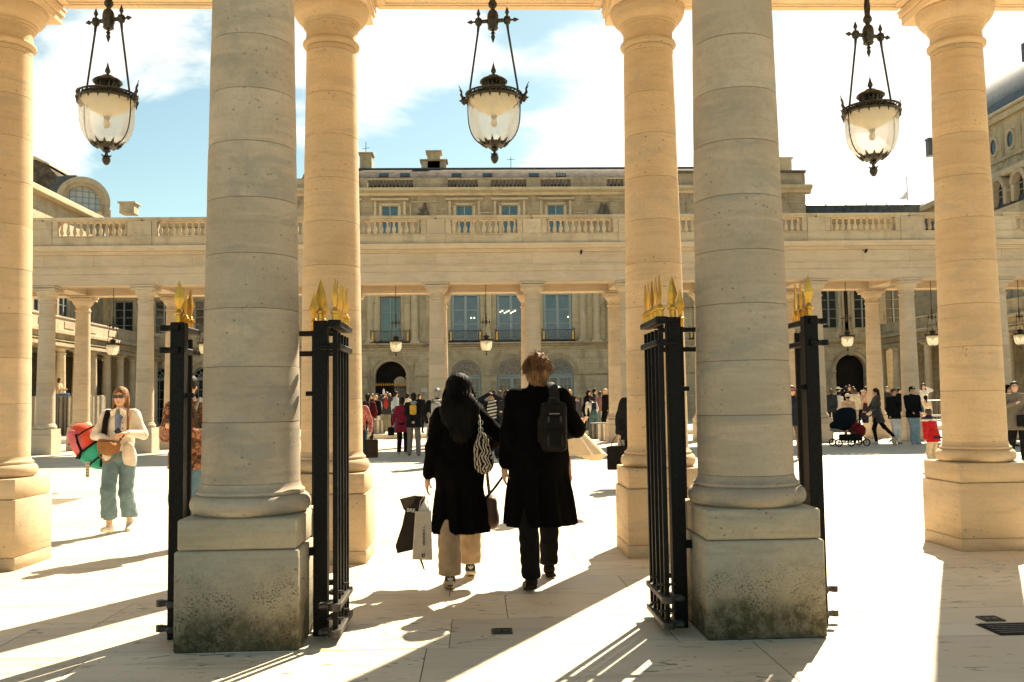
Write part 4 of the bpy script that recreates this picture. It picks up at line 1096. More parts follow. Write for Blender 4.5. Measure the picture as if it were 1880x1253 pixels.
q = MB(); arch_ring(q, 0, 0, 1.28, 1.62, -.25, .9, 26, -.5, PI + .5); arch_ring(q, 0, 0, 1.55, 1.92, -.45, -.05, 26, -.35, PI + .35); q.build('dormer_ring', 'stone_rail', o)
q = MB(); q.prism([(1.28 * math.cos(a * PI / 12), 1.28 * math.sin(a * PI / 12)) for a in range(24)], .3, .34); q.build('pane', 'flag', o, smooth=0)
q = MB()
for k in range(-2, 3): q.box((k * .45, .27, 0), (.04, .05, 2.5 - abs(k) * .35)); q.box((0, .26, k * .45), (2.5 - abs(k) * .35, .05, .04))
q.build('glazing_bars', 'grille_paint', o)
q = MB(); q.box((-1.75, .35, -1.3), (.5, 1.2, 1.8), b=.04); q.box((1.75, .35, -1.3), (.5, 1.2, 1.8), b=.04); q.box((0, .35, -1.7), (3.0, .6, .6), b=.04); q.build('dormer_base', 'stone_rail', o)
q = MB(); arch_ring(q, 0, 0, 1.3, 1.6, .9, 4.2, 20, 0, PI); q.build('dormer_roof', 'slate', o)

# tall block at the far right: slate dome, stone storey with oval windows, mansard with dormers
tb = empty('tall_block'); tag(tb, 'tall stone block at the right edge with oval windows, a slate dome roof and dormers', 'building')
XT = 33.0
m = MB(); m.box((XT + 3, 51.5, 9.5), (6, 23, 18.6)); m.build('wall', 'ashlar', tb, smooth=0)
for z0, z1, pj in ((18.6, 19.0, .30), (19.0, 19.2, .45), (16.1, 16.3, .12), (15.45, 15.6, .1)):
    m = MB(); m.box((XT + 2.8, 51.5, (z0 + z1) / 2), (5.6 + pj * 2, 23 + pj, z1 - z0), b=.03); m.build('cornice', 'stone_palace_light', tb)
m = MB(); m.prism([(XT - .25, 19.2), (XT + .1, 20.0), (XT + .8, 21.2), (XT + 2, 22.6), (XT + 3.4, 23.4), (XT + 6, 23.6), (XT + 6, 19.2)], 45, 62.5, 'y'); m.build('dome_roof', 'slate', tb, smooth=60)
m = MB(); m.box((XT + 3.4, 54.5, 24), (.5, 8, 1.2)); m.build('parapet', 'slate', tb)
for k in range(7): q = MB(); q.tube([(XT + 2.8, 51.5 + k * .7, 23.2), (XT + 2.8, 51.5 + k * .7, 24.7)], .03, 4); q.build('roof_rail_post', 'galv', tb)
for y in (60.4, 58.55, 56.7, 54.85, 53.0):
    q = MB(); arch_ring(q, 0, 0, .36, .50, -.10, .05, 20, 0, 2 * PI); ob = q.build('oval_window', 'stone_palace_light', tb, (XT - .04, y, 17.2), rot=(0, 0, -PI / 2)); ob.scale = (1, 1, 1.35)
    q = MB(); q.prism([(.37 * math.cos(a * PI / 8), .37 * math.sin(a * PI / 8)) for a in range(16)], -.02, .0); pn = q.build('pane', 'pane_dark', ob, smooth=0)
    q = MB(); q.box((XT - .03, y + .92, 17.2), (.1, .28, 2.4), b=.02); q.build('pilaster', 'stone_palace', tb)
m = MB(); m.prism([(XT, 15.5), (XT - .4, 15.4), (XT - 1.4, 14.2), (XT - 2.0, 12.4), (XT, 12.4)], 42, 64, 'y'); m.build('lower_mansard', 'slate', tb)
m = MB(); m.box((XT - 1.2, 53, 6.3), (2.2, 22, 12.2)); m.build('lower_wall', 'ashlar', tb, smooth=0)
for y in (55.0, 52.9, 50.8, 48.7):
    q = MB(); arch_ring(q, 0, 0, .52, .78, -.35, .9, 16, 0, PI)
    for s_ in (-1, 1): q.box((s_ * .65, .2, -.5), (.26, 1.0, 1.0), b=.03); q.box((s_ * .95, .1, -.25), (.28, .5, .14), b=.03)
    ob = q.build('dormer', 'stone_rail', tb, (XT - 1.9, y, 13.6), rot=(0, 0, -PI / 2))
    q = MB(); q.prism([(.52 * math.cos(a * PI / 8), .52 * math.sin(a * PI / 8)) for a in range(9)] + [(-.52, -1), (.52, -1)], .1, .13); q.build('pane', 'pane_dark', ob, smooth=0)
    q = MB(); q.box((0, .05, -.2), (.05, .06, 1.4)); q.box((0, .05, 0), (1.0, .06, .05)); q.box((0, .05, -.4), (1.0, .06, .05)); q.build('glazing_bars', 'grille_paint', ob)
# ------------------------------------------------------------ solid modelling of figures: blended shapes, then one surface
def V3(*a): return np.array(a, float)
def cap(a, b, ra, rb=None, sc=(1, 1, 1), k=.03): return dict(t='cap', a=V3(*a), b=V3(*b), ra=ra, rb=ra if rb is None else rb, sc=V3(*sc), k=k)
def ell(c, r, k=.03, rot=None, sub=False): return dict(t='ell', c=V3(*c), r=V3(*r), k=k, rot=rot, sub=sub)
def bxx(c, h, rd=.01, k=.01, rot=None, sub=False): return dict(t='box', c=V3(*c), h=V3(*h), rd=rd, k=k, rot=rot, sub=sub)
def rotm(ax=0, ay=0, az=0): return np.array(Matrix.Rotation(R(az), 3, 'Z') @ Matrix.Rotation(R(ay), 3, 'Y') @ Matrix.Rotation(R(ax), 3, 'X'))
def prim_d(p, P):
    if p['t'] == 'cap':
        inv = 1 / p['sc']; A = p['a']; Q = (P - A) * inv; B = (p['b'] - A) * inv
        L = max(B @ B, 1e-9); t = np.clip(Q @ B / L, 0, 1); d = np.sqrt(((Q - t[..., None] * B) ** 2).sum(-1)) - (p['ra'] + (p['rb'] - p['ra']) * t)
        return d * p['sc'].min()
    if p['t'] == 'ell':
        Q = P - p['c']
        if p['rot'] is not None: Q = Q @ p['rot']
        k0 = np.sqrt(((Q / p['r']) ** 2).sum(-1)) + 1e-9; k1 = np.sqrt(((Q / p['r'] ** 2) ** 2).sum(-1)) + 1e-9
        return k0 * (k0 - 1) / k1
    Q = P - p['c']
    if p['rot'] is not None: Q = Q @ p['rot']
    q = np.abs(Q) - (p['h'] - p['rd'])
    return np.sqrt((np.maximum(q, 0) ** 2).sum(-1)) + np.minimum(q.max(-1), 0) - p['rd']
def pbb(p):
    if p['t'] == 'cap':
        r = max(p['ra'], p['rb']) * p['sc'] * 1.02; return np.minimum(p['a'], p['b']) - r, np.maximum(p['a'], p['b']) + r
    h = p['r'] if p['t'] == 'ell' else p['h']
    if p['rot'] is not None: h = np.abs(p['rot']) @ h
    return p['c'] - h, p['c'] + h
def sdf(prims, vox, cuts=(), disp=None):
    """cuts: (point, normal) keep the side the normal points away from"""
    add = [p for p in prims if not p.get('sub')]
    lo = np.min([pbb(p)[0] for p in add], 0) - vox * 3; hi = np.max([pbb(p)[1] for p in add], 0) + vox * 3
    n = np.ceil((hi - lo) / vox).astype(int) + 1
    ax = [lo[i] + vox * np.arange(n[i]) for i in range(3)]
    F = np.full(tuple(n), 1.0, np.float32)
    for p in prims:
        a, b = pbb(p); mg = p['k'] * 1.5 + vox * 3
        i0 = np.maximum(((a - mg - lo) / vox).astype(int), 0); i1 = np.minimum(((b + mg - lo) / vox).astype(int) + 2, n)
        if (i1 <= i0).any(): continue
        sl = tuple(slice(i0[q], i1[q]) for q in range(3))
        G = np.stack(np.meshgrid(ax[0][sl[0]], ax[1][sl[1]], ax[2][sl[2]], indexing='ij'), -1)
        d = prim_d(p, G); cur = F[sl]; k = max(p['k'], 1e-4)
        if p.get('sub'):
            h = np.clip(.5 - .5 * (cur + d) / k, 0, 1); F[sl] = cur * (1 - h) - d * h + k * h * (1 - h)
        else:
            h = np.clip(.5 + .5 * (cur - d) / k, 0, 1); F[sl] = cur * (1 - h) + d * h - k * h * (1 - h)
    if cuts or disp is not None:
        G = np.stack(np.meshgrid(*ax, indexing='ij'), -1)
        if disp is not None: F = F + disp(G)
        for c, nn in cuts:
            nn = V3(*nn); nn /= np.linalg.norm(nn); F = np.maximum(F, (G - V3(*c)) @ nn)
    return nets(F, lo, vox)
def nets(F, lo, vox):
    I = F < 0
    nx, ny, nz = F.shape
    c = np.zeros((nx - 1, ny - 1, nz - 1, 3)); w = np.zeros((nx - 1, ny - 1, nz - 1))
    for a in range(3):
        o = [q for q in range(3) if q != a]
        s0 = [slice(None)] * 3; s1 = [slice(None)] * 3; s0[a] = slice(0, -1); s1[a] = slice(1, None)
        f0 = F[tuple(s0)]; f1 = F[tuple(s1)]; cr = I[tuple(s0)] != I[tuple(s1)]
        t = np.where(cr, f0 / np.where(cr, f0 - f1, 1), 0)
        for u in (0, 1):
            for v in (0, 1):
                sl = [slice(None)] * 3
                sl[o[0]] = slice(u, cr.shape[o[0]] - 1 + u); sl[o[1]] = slice(v, cr.shape[o[1]] - 1 + v)
                m = cr[tuple(sl)]; tt = t[tuple(sl)]
                w += m; c[..., a] += np.where(m, tt, 0); c[..., o[0]] += m * u; c[..., o[1]] += m * v
    has = w > 0; idx = -np.ones(has.shape, int); idx[has] = np.arange(has.sum())
    cells = np.argwhere(has); vs = lo + (cells + c[has] / w[has][:, None]) * vox
    quads = []
    for a in range(3):
        o = [q for q in range(3) if q != a]
        s0 = [slice(1, -1)] * 3; s1 = [slice(1, -1)] * 3; s0[a] = slice(0, -1); s1[a] = slice(1, None)
        A = I[tuple(s0)]; B = I[tuple(s1)]; e = np.argwhere(A != B)
        if not len(e): continue
        base = e.copy(); base[:, o[0]] += 1; base[:, o[1]] += 1
        fl = A[tuple(e.T)]
        def cell(du, dv):
            q = base.copy(); q[:, o[0]] -= du; q[:, o[1]] -= dv; return idx[tuple(q.T)]
        q = np.stack([cell(1, 1), cell(0, 1), cell(0, 0), cell(1, 0)], -1)
        flip = fl if a != 1 else ~fl
        q[~flip] = q[~flip][:, ::-1]
        quads.append(q[(q >= 0).all(1)])
    return vs, np.concatenate(quads) if quads else np.zeros((0, 4), int)
def smesh(name, prims, vox, mat, cuts=(), disp=None, relax=1):
    vs, q = sdf(prims, vox, cuts, disp)
    # light relaxing takes the stair-steps off
    for _ in range(relax):
        acc = np.zeros_like(vs); cnt = np.zeros(len(vs))
        for i in range(4):
            a, b = q[:, i], q[:, (i + 1) % 4]
            np.add.at(acc, a, vs[b]); np.add.at(cnt, a, 1)
        ok = cnt > 0; vs[ok] = vs[ok] * .5 + .5 * acc[ok] / cnt[ok][:, None]
    me = bpy.data.meshes.new(name); me.vertices.add(len(vs)); me.vertices.foreach_set('co', vs.ravel().astype(np.float32))
    me.loops.add(q.size); me.loops.foreach_set('vertex_index', q.ravel().astype(np.int32)); me.polygons.add(len(q))
    me.polygons.foreach_set('loop_start', np.arange(0, q.size, 4, dtype=np.int32)); me.polygons.foreach_set('loop_total', np.full(len(q), 4, np.int32))
    me.update(); me.validate(); me.materials.append(MATS[mat]); me.polygons.foreach_set('use_smooth', [True] * len(me.polygons))
    return me

def ik(S_, T_, l1, l2, hint):
    S_, T_, hint = V3(*S_), V3(*T_), V3(*hint); d = T_ - S_; L = np.linalg.norm(d); L2 = min(L, (l1 + l2) * .995); u = d / max(L, 1e-6); T2 = S_ + u * L2
    a = (l1 * l1 - l2 * l2 + L2 * L2) / (2 * L2); h = math.sqrt(max(l1 * l1 - a * a, 0)); hp = hint - u * (hint @ u); hp = hp / max(np.linalg.norm(hp), 1e-6)
    return S_ + u * a + hp * h, T2
def smooth(x, a, b): t = np.clip((x - a) / (b - a), 0, 1); return t * t * (3 - 2 * t)

def hand_prims(wr, d, palm_n, curl=.5, side=1, s=1.0, k=.006):
    """five separate fingers; d: direction of the hand, palm_n: the way the palm faces, side: +1 thumb towards d x n"""
    wr, d, n_ = V3(*wr), V3(*d), V3(*palm_n); d /= np.linalg.norm(d); n_ -= d * (n_ @ d); n_ /= np.linalg.norm(n_); w = np.cross(d, n_) * side
    P = [cap(wr, wr + d * .035 * s, .024 * s, .026 * s, k=.012)]
    for i in range(4):
        off = (.027 - .018 * i) * s; b0 = wr + d * .03 * s + w * off * .5; b1 = wr + d * .085 * s + w * off
        P.append(cap(b0, b1, .0145 * s, .0115 * s, k=.010))
        L = (.040, .045, .041, .032)[i] * s; p = b1; dd = d.copy()
        for j, f in enumerate((1.0, .65, .5)):
            an = curl * (.75, 1.0, .8)[j]; dd = dd * math.cos(an) + np.cross(np.cross(dd, n_), dd) * math.sin(an); dd /= np.linalg.norm(dd)
            q = p + dd * L * f; P.append(cap(p, q, (.0095, .0088, .0078)[j] * s, (.0088, .0078, .0068)[j] * s, k=k)); p = q
    t0 = wr + d * .025 * s + w * .02 * s; t1 = t0 + (d * .5 + w * .8 + n_ * .25) * .035 * s; t2 = t1 + (d * .8 + w * .25 + n_ * .5) * .030 * s; t3 = t2 + (d * .8 - w * .1 + n_ * .5) * .022 * s
    P += [cap(t0, t1, .014 * s, .012 * s, k=.008), cap(t1, t2, .0105 * s, .0095 * s, k=k), cap(t2, t3, .0095 * s, .0075 * s, k=k)]
    return P

def figure(px=None, py=None, loc=None, heading=0, H=1.72, label='', group=None, vox=.022,
           lh=None, rh=None, lfoot=None, rfoot=None, lean=(0, 0), head=(0, 0), bend=0.0, sex='m',
           top=('jacket', (.1, .1, .1)), bottom=('slim', (.05, .05, .06)), shoe=(.03, .03, .03), hair=('short', 'hair_dark'), skinm='skin_fair', fine=False,
           extras=(), heel=(0, 0), lhint=None, rhint=None, seated=False, bcut=None, hemz=None, cuff=.06):
    """one person: a continuous body, clothes, shoes and hair as its parts. +Y is the way they face; x>0 is their right"""
    if loc is None: g_ = gnd(px, py); loc = (g_.x, g_.y, 0)
    t = empty('person', loc, -R(heading)); tag(t, label, 'person', group)
    k = H / 1.75; t.scale = (k, k, k)
    sw = .185 if sex == 'm' else .160; hwid = .095
    lx, ly = lean
    pel = V3(0, 0, .95 if not seated else .50); che = pel + V3(lx * .6, ly * .6, .36); nk = pel + V3(lx, ly, .535)
    hd = nk + V3(head[0], head[1] + .02, .155)
    sh = {-1: nk + V3(-sw, -.005, -.055), 1: nk + V3(sw, -.005, -.055)}
    if lh is None: lh = (-.24, .02, .82)
    if rh is None: rh = (.24, .02, .82)
    el = {}; wr = {}
    for s_, h_, hint in ((-1, lh, lhint or (-.5, -.8, -.1)), (1, rh, rhint or (.5, -.8, -.1))): el[s_], wr[s_] = ik(sh[s_], h_, .285, .255, hint)
    hip = {s_: pel + V3(s_ * hwid, 0, -.04) for s_ in (-1, 1)}
    ft = {-1: V3(*(lfoot or (-.11, .0, .085))), 1: V3(*(rfoot or (.11, .0, .085)))}
    kn = {}; 
    for s_ in (-1, 1): kn[s_], ft[s_] = ik(hip[s_], ft[s_], .43, .42, (0, 1, .05))
    B = [cap(pel, che, .120, .128, (1.15 if sex == 'm' else 1.12, .78, 1), k=.04), cap(che, nk - V3(0, 0, .08), .135, .085, (1.15, .75, 1), k=.04), ell(pel + V3(0, -.03, -.02), (.165, .115, .11), k=.04),
         cap(sh[-1], sh[1], .052, k=.04), cap(nk - V3(0, 0, .05), hd - V3(0, .02, .05), .054 if sex == 'm' else .046, .050 if sex == 'm' else .044, k=.03)]
    # head with a face
    hs = 1.0
    B += [ell(hd + V3(0, -.012, .022), (.075, .092, .098), k=.02), ell(hd + V3(0, .022, -.045), (.055, .062, .068), k=.03), ell(hd + V3(0, .052, -.088), (.024, .022, .02), k=.025),
          cap(hd + V3(0, .082, .012), hd + V3(0, .104, -.022), .008, .013, k=.012), ell(hd + V3(0, .080, -.058), (.022, .012, .010), k=.010),
          ell(hd + V3(0, .074, .030), (.045, .016, .012), k=.015)]
    for s_ in (-1, 1):
        B += [ell(hd + V3(s_ * .076, -.008, -.008), (.010, .018, .030), k=.008), ell(hd + V3(s_ * .030, .088, .008), (.013, .010, .009), k=.008, sub=True), ell(hd + V3(s_ * .036, .060, -.022), (.02, .02, .018), k=.02)]
        B += [cap(sh[s_], el[s_], .046, .036, k=.03), cap(el[s_], wr[s_], .037, .024, k=.02)]
        B += [cap(hip[s_], kn[s_], .082, .052, k=.03), cap(kn[s_] - V3(0, .01, .03), ft[s_], .054, .034, k=.03)]
        hl = heel[0 if s_ < 0 else 1]; toe = ft[s_] + V3(s_ * .02, .15 * math.cos(hl), -.055 - .15 * math.sin(hl)); B.append(cap(ft[s_] + V3(0, -.02, -.045), toe, .030, .026, (1.1, 1, 1), k=.02))
        d = wr[s_] - el[s_]; d /= np.linalg.norm(d)
        if fine: B += hand_prims(wr[s_] + d * .01, d * .9 + V3(0, .1, -.35) if not callable(fine) else d, (-s_, .2, 0), .42, side=s_ if False else 1)
        else:
            c1 = wr[s_] + d * .05; B += [cap(wr[s_], c1, .026, .032, (.8, 1, 1), k=.02), cap(c1, wr[s_] + d * .10 + V3(0, .012, 0), .024, .014, k=.015), cap(c1 - d * .02, c1 + d * .03 + V3(-s_ * .01, .035, 0), .011, .008, k=.01)]
    body = link('body', smesh('body', B, min(vox, .014) if fine else vox, skinm), t)
    info = dict(t=t, sh=sh, el=el, wr=wr, hd=hd, nk=nk, pel=pel, che=che, hip=hip, kn=kn, ft=ft, k=k)
    # clothes
    def mat(c, kind='plain', c2=None, rough=.9):
        nm = 'cloth_%s_%s_%s' % (kind, '_'.join('%.3f' % v for v in c), '_'.join('%.2f' % v for v in (c2 or ())))
        return cloth(nm, c, kind, c2, rough)
    kind, c1 = top[0], top[1]; ck, c2 = (top[2], top[3]) if len(top) > 3 else ('plain', None)
    th = {'shirt': .014, 'jacket': .028, 'coat': .034, 'puffer': .045}.get(kind, .02); hem = {'shirt': .86, 'jacket': .80, 'coat': .50, 'puffer': .80, 'long': .68}.get(kind, .8)
    if seated: hem = .48
    if hemz: hem = hemz
    fl = .03 if kind in ('coat', 'long') else .0
    T = [cap(pel + V3(0, 0, -.02), che, .128 + th, .130 + th, (1.15, .80, 1), k=.04), cap(che, nk - V3(0, 0, .085), .138 + th, .088 + th * .7, (1.16, .78, 1), k=.04), cap(sh[-1] + V3(0, 0, .0), sh[1] + V3(0, 0, .0), .054 + th * .6, k=.05),
         cap(nk + V3(0, -.01, -.05), nk + V3(0, -.005, .005 if kind == 'shirt' else .025), .060 + th * .3, .056 + th * .3, k=.02)]
    if hem < .84 and not seated:
        T.append(cap(pel + V3(0, 0, .05), (ft[-1] + ft[1]) * .12 + V3(0, 0, hem - .02), .140 + th, .165 + th + fl + (.05 if kind == 'coat' else 0), (1.15, .85, 1), k=.05))
    for s_ in (-1, 1): T += [cap(sh[s_], el[s_], .055 + th * .75, .046 + th * .65, k=.035), cap(el[s_], wr[s_] - (wr[s_] - el[s_]) * .04, .045 + th * .6, .036 + th * .55, k=.02)]
    sd_ = rnd.uniform(0, 9)
    def folds(G):
        x, y, z = G[..., 0], G[..., 1], G[..., 2]; a = np.arctan2(y, x)
        return .004 * np.sin(z * 42 + 3 * np.sin(a * 2 + sd_)) * smooth(z, .8, 1.0) + (.007 * np.sin(a * 9 + sd_ + z * 3) * smooth(z, .95, .6))
    cuts = [((0, 0, hem), (0, 0, -1))]
    link({'coat': 'coat', 'long': 'coat', 'shirt': 'shirt'}.get(kind, 'jacket'), smesh('top', T, vox, mat(c1, ck, c2), cuts, folds), t)
    bk, bc = bottom[0], bottom[1]; bck, bc2 = (bottom[2], bottom[3]) if len(bottom) > 3 else ('plain', None)
    rr = {'slim': (.092, .066, .046), 'straight': (.100, .078, .070), 'wide': (.108, .094, .094), 'skirt': (.1, .1, .1)}[bk]
    Bt = [ell(pel + V3(0, -.02, -.02), (.180, .135, .13), k=.04), cap(pel, pel + V3(0, 0, .10), .132, .130, (1.15, .8, 1), k=.04)]
    for s_ in (-1, 1):
        an = ft[s_] + V3(0, -.005, -.005 if bk != 'wide' else -.03)
        Bt += [cap(hip[s_], kn[s_], rr[0], rr[1], k=.03), cap(kn[s_], an, rr[1], rr[2], k=.03)]
    if bk == 'skirt': Bt.append(cap(pel, pel + V3(0, 0, -.45), .16, .26, (1.1, .8, 1), k=.04))
    def wr2(G):
        x, y, z = G[..., 0], G[..., 1], G[..., 2]; return .0035 * np.sin(z * 55 + 4 * np.sin(x * 20 + y * 17 + sd_)) * smooth(z, .9, .6)
    link('trousers' if bk != 'skirt' else 'skirt', smesh('trousers', Bt, vox, mat(bc, bck, bc2), ([((0, 0, cuff), (0, 0, -1))] if not seated else []) + ([((0, 0, bcut), (0, 0, 1))] if bcut else []), wr2), t)
    for s_ in (-1, 1):
        hl = heel[0 if s_ < 0 else 1]; f0 = ft[s_]; toe = f0 + V3(s_ * .02, .16 * math.cos(hl), -.052 - .16 * math.sin(hl)); hp = f0 + V3(0, -.035, -.045)
        link('shoe', smesh('shoe', [cap(hp, toe, .040, .034, (1.12, 1, .95), k=.02), cap(f0 + V3(0, -.01, -.045), f0 + V3(0, 0, 0.0), .042, .040, k=.02)], min(vox, .014), mat(shoe, rough=.6)), t)
    hk, hm = hair
    Hh = []
    sub = [ell(hd + V3(0, .100, -.045), (.066, .062, .098), k=.012, sub=True)]
    if hk in ('short', 'long', 'bob', 'bun', 'pony', 'messy'):
        Hh += [ell(hd + V3(0, -.018, .032), (.088, .102, .104), k=.02), ell(hd + V3(0, -.055, -.03), (.072, .055, .075), k=.03)]
        if hk == 'long': Hh += [cap(hd + V3(0, -.055, 0), nk + V3(0, -.105, -.18), .085, .07, (1.15, .62, 1), k=.05)] + [cap(hd + V3(s_ * .065, -.01, 0), nk + V3(s_ * .085, .02, -.10), .035, .025, k=.03) for s_ in (-1, 1)]
        if hk == 'bob': Hh += [cap(hd + V3(s_ * .062, -.02, .01), hd + V3(s_ * .078, -.01, -.105), .036, .030, k=.03) for s_ in (-1, 1)] + [ell(hd + V3(0, -.06, -.07), (.08, .045, .07), k=.03)]
        if hk == 'bun': Hh += [ell(hd + V3(0, -.10, .08), (.042, .04, .04), k=.01)]
        if hk == 'pony': Hh += [cap(hd + V3(0, -.09, .02), nk + V3(0, -.13, -.08), .034, .020, k=.02)]
        link('hair', smesh('hair', Hh + sub, min(vox, .018), hm, (), lambda G: .003 * np.sin(G[..., 0] * 90 + 3 * np.sin(G[..., 2] * 20)) + .003 * np.sin(G[..., 1] * 80)), t)
    if hk in ('cap', 'beanie', 'hat', 'hood'):
        if hk != 'hood': link('hair', smesh('hair', [ell(hd + V3(0, -.025, .010), (.084, .094, .09), k=.02)] + sub, min(vox, .018), 'hair_dark'), t)
        hc = mat(hm)
        if hk == 'cap': link('cap', smesh('cap', [ell(hd + V3(0, -.012, .055), (.092, .104, .078), k=.01), ell(hd + V3(0, .115, .048), (.068, .070, .012), k=.01)], .014, hc, [((0, 0, hd[2] + .035), (0, 0, -1))]), t)
        if hk == 'beanie': link('hat', smesh('hat', [ell(hd + V3(0, -.014, .042), (.096, .108, .092), k=.01)], .014, hc, [((0, 0, hd[2] + .01), (0, .25, -1))]), t)
        if hk == 'hat': link('hat', smesh('hat', [ell(hd + V3(0, -.01, .065), (.088, .098, .08), k=.01), ell(hd + V3(0, -.0, .045), (.14, .15, .014), k=.01)], .014, hc), t)
        if hk == 'hood': link('hood', smesh('hood', [ell(hd + V3(0, -.03, .02), (.105, .115, .125), k=.02), ell(hd + V3(0, .10, -.03), (.07, .07, .10), k=.01, sub=True)], .016, hc), t)
    for e in extras:
        if e == 'sunglasses':
            m = MB()
            for s_ in (-1, 1): m.box((hd[0] + s_ * .034, hd[1] + .101, hd[2] + .008), (.052, .012, .040), b=.005); m.tube([(hd[0] + s_ * .062, hd[1] + .10, hd[2] + .016), (hd[0] + s_ * .082, hd[1] - .0, hd[2] + .014)], .004, 5)
            m.box((hd[0], hd[1] + .104, hd[2] + .016), (.02, .008, .008)); m.build('sunglasses', 'screen', t)
        elif e == 'eyes':
            for s_ in (-1, 1): m = MB(); m.lathe([(.001, -.006), (.008, -.003), (.008, .003), (.001, .006)], (hd[0] + s_ * .030, hd[1] + .082, hd[2] + .008), n=8); m.build('eye', 'hair_dark', t)
    return info
def world_pt(info, p):
    t = info['t']; return Matrix.Translation(t.location) @ Matrix.Rotation(t.rotation_euler.z, 4, 'Z') @ (Vector(p) * info['k'])
def carried(name, info, label, cat, parts, group=None):
    """a bag or the like, worn or held: a thing of its own, modelled in its bearer's frame"""
    t0 = info['t']; t = empty(name, t0.location, t0.rotation_euler.z); t.scale = t0.scale; tag(t, label, cat, group)
    for nm, me, loc in parts: link(nm, me, t, loc)
    return t
def cm(c, kind='plain', c2=None, rough=.9): return cloth('cloth_%s_%s_%s' % (kind, '_'.join('%.3f' % v for v in c), '_'.join('%.2f' % v for v in (c2 or ()))), c, kind, c2, rough)
def backpack(info, c, label, scl=1.0, c2=None):
    ch = info['che']; y = ch[1] - .20; s = scl
    P = [('bag_body', smesh('bag_body', [bxx((ch[0], y - .03, ch[2] - .02), (.135 * s, .075 * s, .20 * s), .05, .02), bxx((ch[0], y - .10 * s, ch[2] - .09 * s), (.105 * s, .03 * s, .09 * s), .025, .015)], .016, cm(c)), (0, 0, 0))]
    for s_ in (-1, 1):
        q = MB(); sh = info['sh'][s_]; q.tube([(sh[0] * .55, y + .03, ch[2] + .16), (sh[0] * .58, sh[1], sh[2] + .085), (sh[0] * .62, sh[1] + .13, sh[2] - .02), (sh[0] * .66, sh[1] + .12, sh[2] - .22), (sh[0] * .8, y + .08, ch[2] - .16)], .016, 6, flat=2.0)
        P.append(('strap', q.mesh('strap', cm(c2 or tuple(v * .7 for v in c))), (0, 0, 0)))
    q = MB(); q.tube([(ch[0] - .03, y - .02, ch[2] + .18), (ch[0], y - .03, ch[2] + .215), (ch[0] + .03, y - .02, ch[2] + .18)], .007, 5); P.append(('grab_handle', q.mesh('grab_handle', cm(c2 or c)), (0, 0, 0)))
    return carried('backpack', info, label, 'backpack', P)
def tote(info, hand, c, label, w=.16, h=.30, drop=.16, d=.05, kind='plain', c2=None, dx=0, dy=0):
    p = info['wr'][hand]; x, y, z = p[0] + dx, p[1] + dy, p[2] - .06
    P = [('bag_body', smesh('bag_body', [bxx((x, y, z - drop - h / 2), (w / 2, d, h / 2), .02, .02)], .013, cm(c, kind, c2)), (0, 0, 0))]
    for yy in (-.02, .02): q = MB(); q.tube([(x - w * .3, y + yy, z - drop - .01), (x - w * .12, y + yy * .4, z - .03), (x, y, z + .01), (x + w * .12, y + yy * .4, z - .03), (x + w * .3, y + yy, z - drop - .01)], .006, 5); P.append(('handle', q.mesh('handle', cm(c)), (0, 0, 0)))
    return carried('handbag', info, label, 'bag', P)
# ------------------------------------------------------------ raised court beyond the far colonnade
m = MB(); m.box((1.5, 52.8, .095), (56, 26, .19), b=.01); o = m.build('raised_court', 'paving_far', smooth=0); tag(o, kind='structure')
ZP = .19
# plain round stone posts standing about the court (a generic stand-in)
def post(px, Y, z1, r, mats, label, cat='pillar', group='low round stone posts in the court'):
    p = at(px, 750, Y); z0 = ZP if Y > 39.8 else 0
    t = empty('stone_post', (p.x, Y, z0)); tag(t, label, cat, group)
    m = MB(); m.lathe([(r, 0), (r, z1 - .03), (r - .015, z1 - .008)], n=24); m.build('shaft', mats[0], t)
    m = MB(); m.lathe([(r - .02, z1 - .008), (r - .02, z1)], n=24); m.build('top', mats[1], t)
    m = MB()
    for k in range(0, 8, 1):
        a = 2 * PI * (k + .5) / 8; m = MB(); m.tube([(r * math.cos(a), r * math.sin(a), .02), (r * math.cos(a), r * math.sin(a), z1 - .04)], r * .19, 6); m.build('rib', mats[2], t)
PM = ('grey_pillar', 'pale_pillar', 'pale_pillar'); PD = ('grey_pillar', 'pale_pillar', 'dark_pillar')
G2 = 'low round stone posts in the court'
post(1095, 36.5, .62, .26, PD, 'low round stone post behind the cream cape, left one of two')
post(1112, 34.6, .66, .26, PM, 'low round stone post touching the far column base behind the cream cape')
post(1076, 42, 1.5, .27, PD, 'tall dark round stone post among the people right of the man')
post(1066, 43, 1.4, .27, PM, 'tall pale round stone post right beside the man in black')
post(1086, 43, .5, .27, PM, 'short stone post at the feet of the bending person')
post(690, 41, .62, .30, PM, 'low round stone post among the crowd by the arched passage')
post(702, 44, .9, .30, PD, 'round stone post the man pointing upwards stands behind')
for k, px in enumerate((66, 116, 136, 158, 180)):
    post(px, 45.5, 1.90, .27, PD if k % 2 else PM, ['tall round stone post at the left edge beside the first far column', 'tall round stone post under the sitting person at the left',
         'tall round stone post right of the sitting person', 'tall round stone post left of the woman with the red bag', 'tall round stone post just left of the head of the woman in white'][k], group='tall round stone posts at the left')
post(1536, 41, .75, .27, PM, 'low round stone post near the stroller')
post(1530, 43, .75, .27, PD, 'low dark stone post left of the stroller')
def rough_bench(px, Y, label):
    p = at(px, 750, Y); t = empty('stone_bench', (p.x, Y, ZP)); tag(t, label, 'bench'); m = MB(); m.box((0, 0, .42), (1.5, .45, .08), b=.01); m.build('seat', 'pale_pillar', t)
    for s_ in (-1, 1): m = MB(); m.box((s_ * .55, 0, .19), (.2, .36, .38), b=.01); m.build('leg', 'grey_pillar', t)
rough_bench(1724, 41, 'pale stone bench behind the child in red')
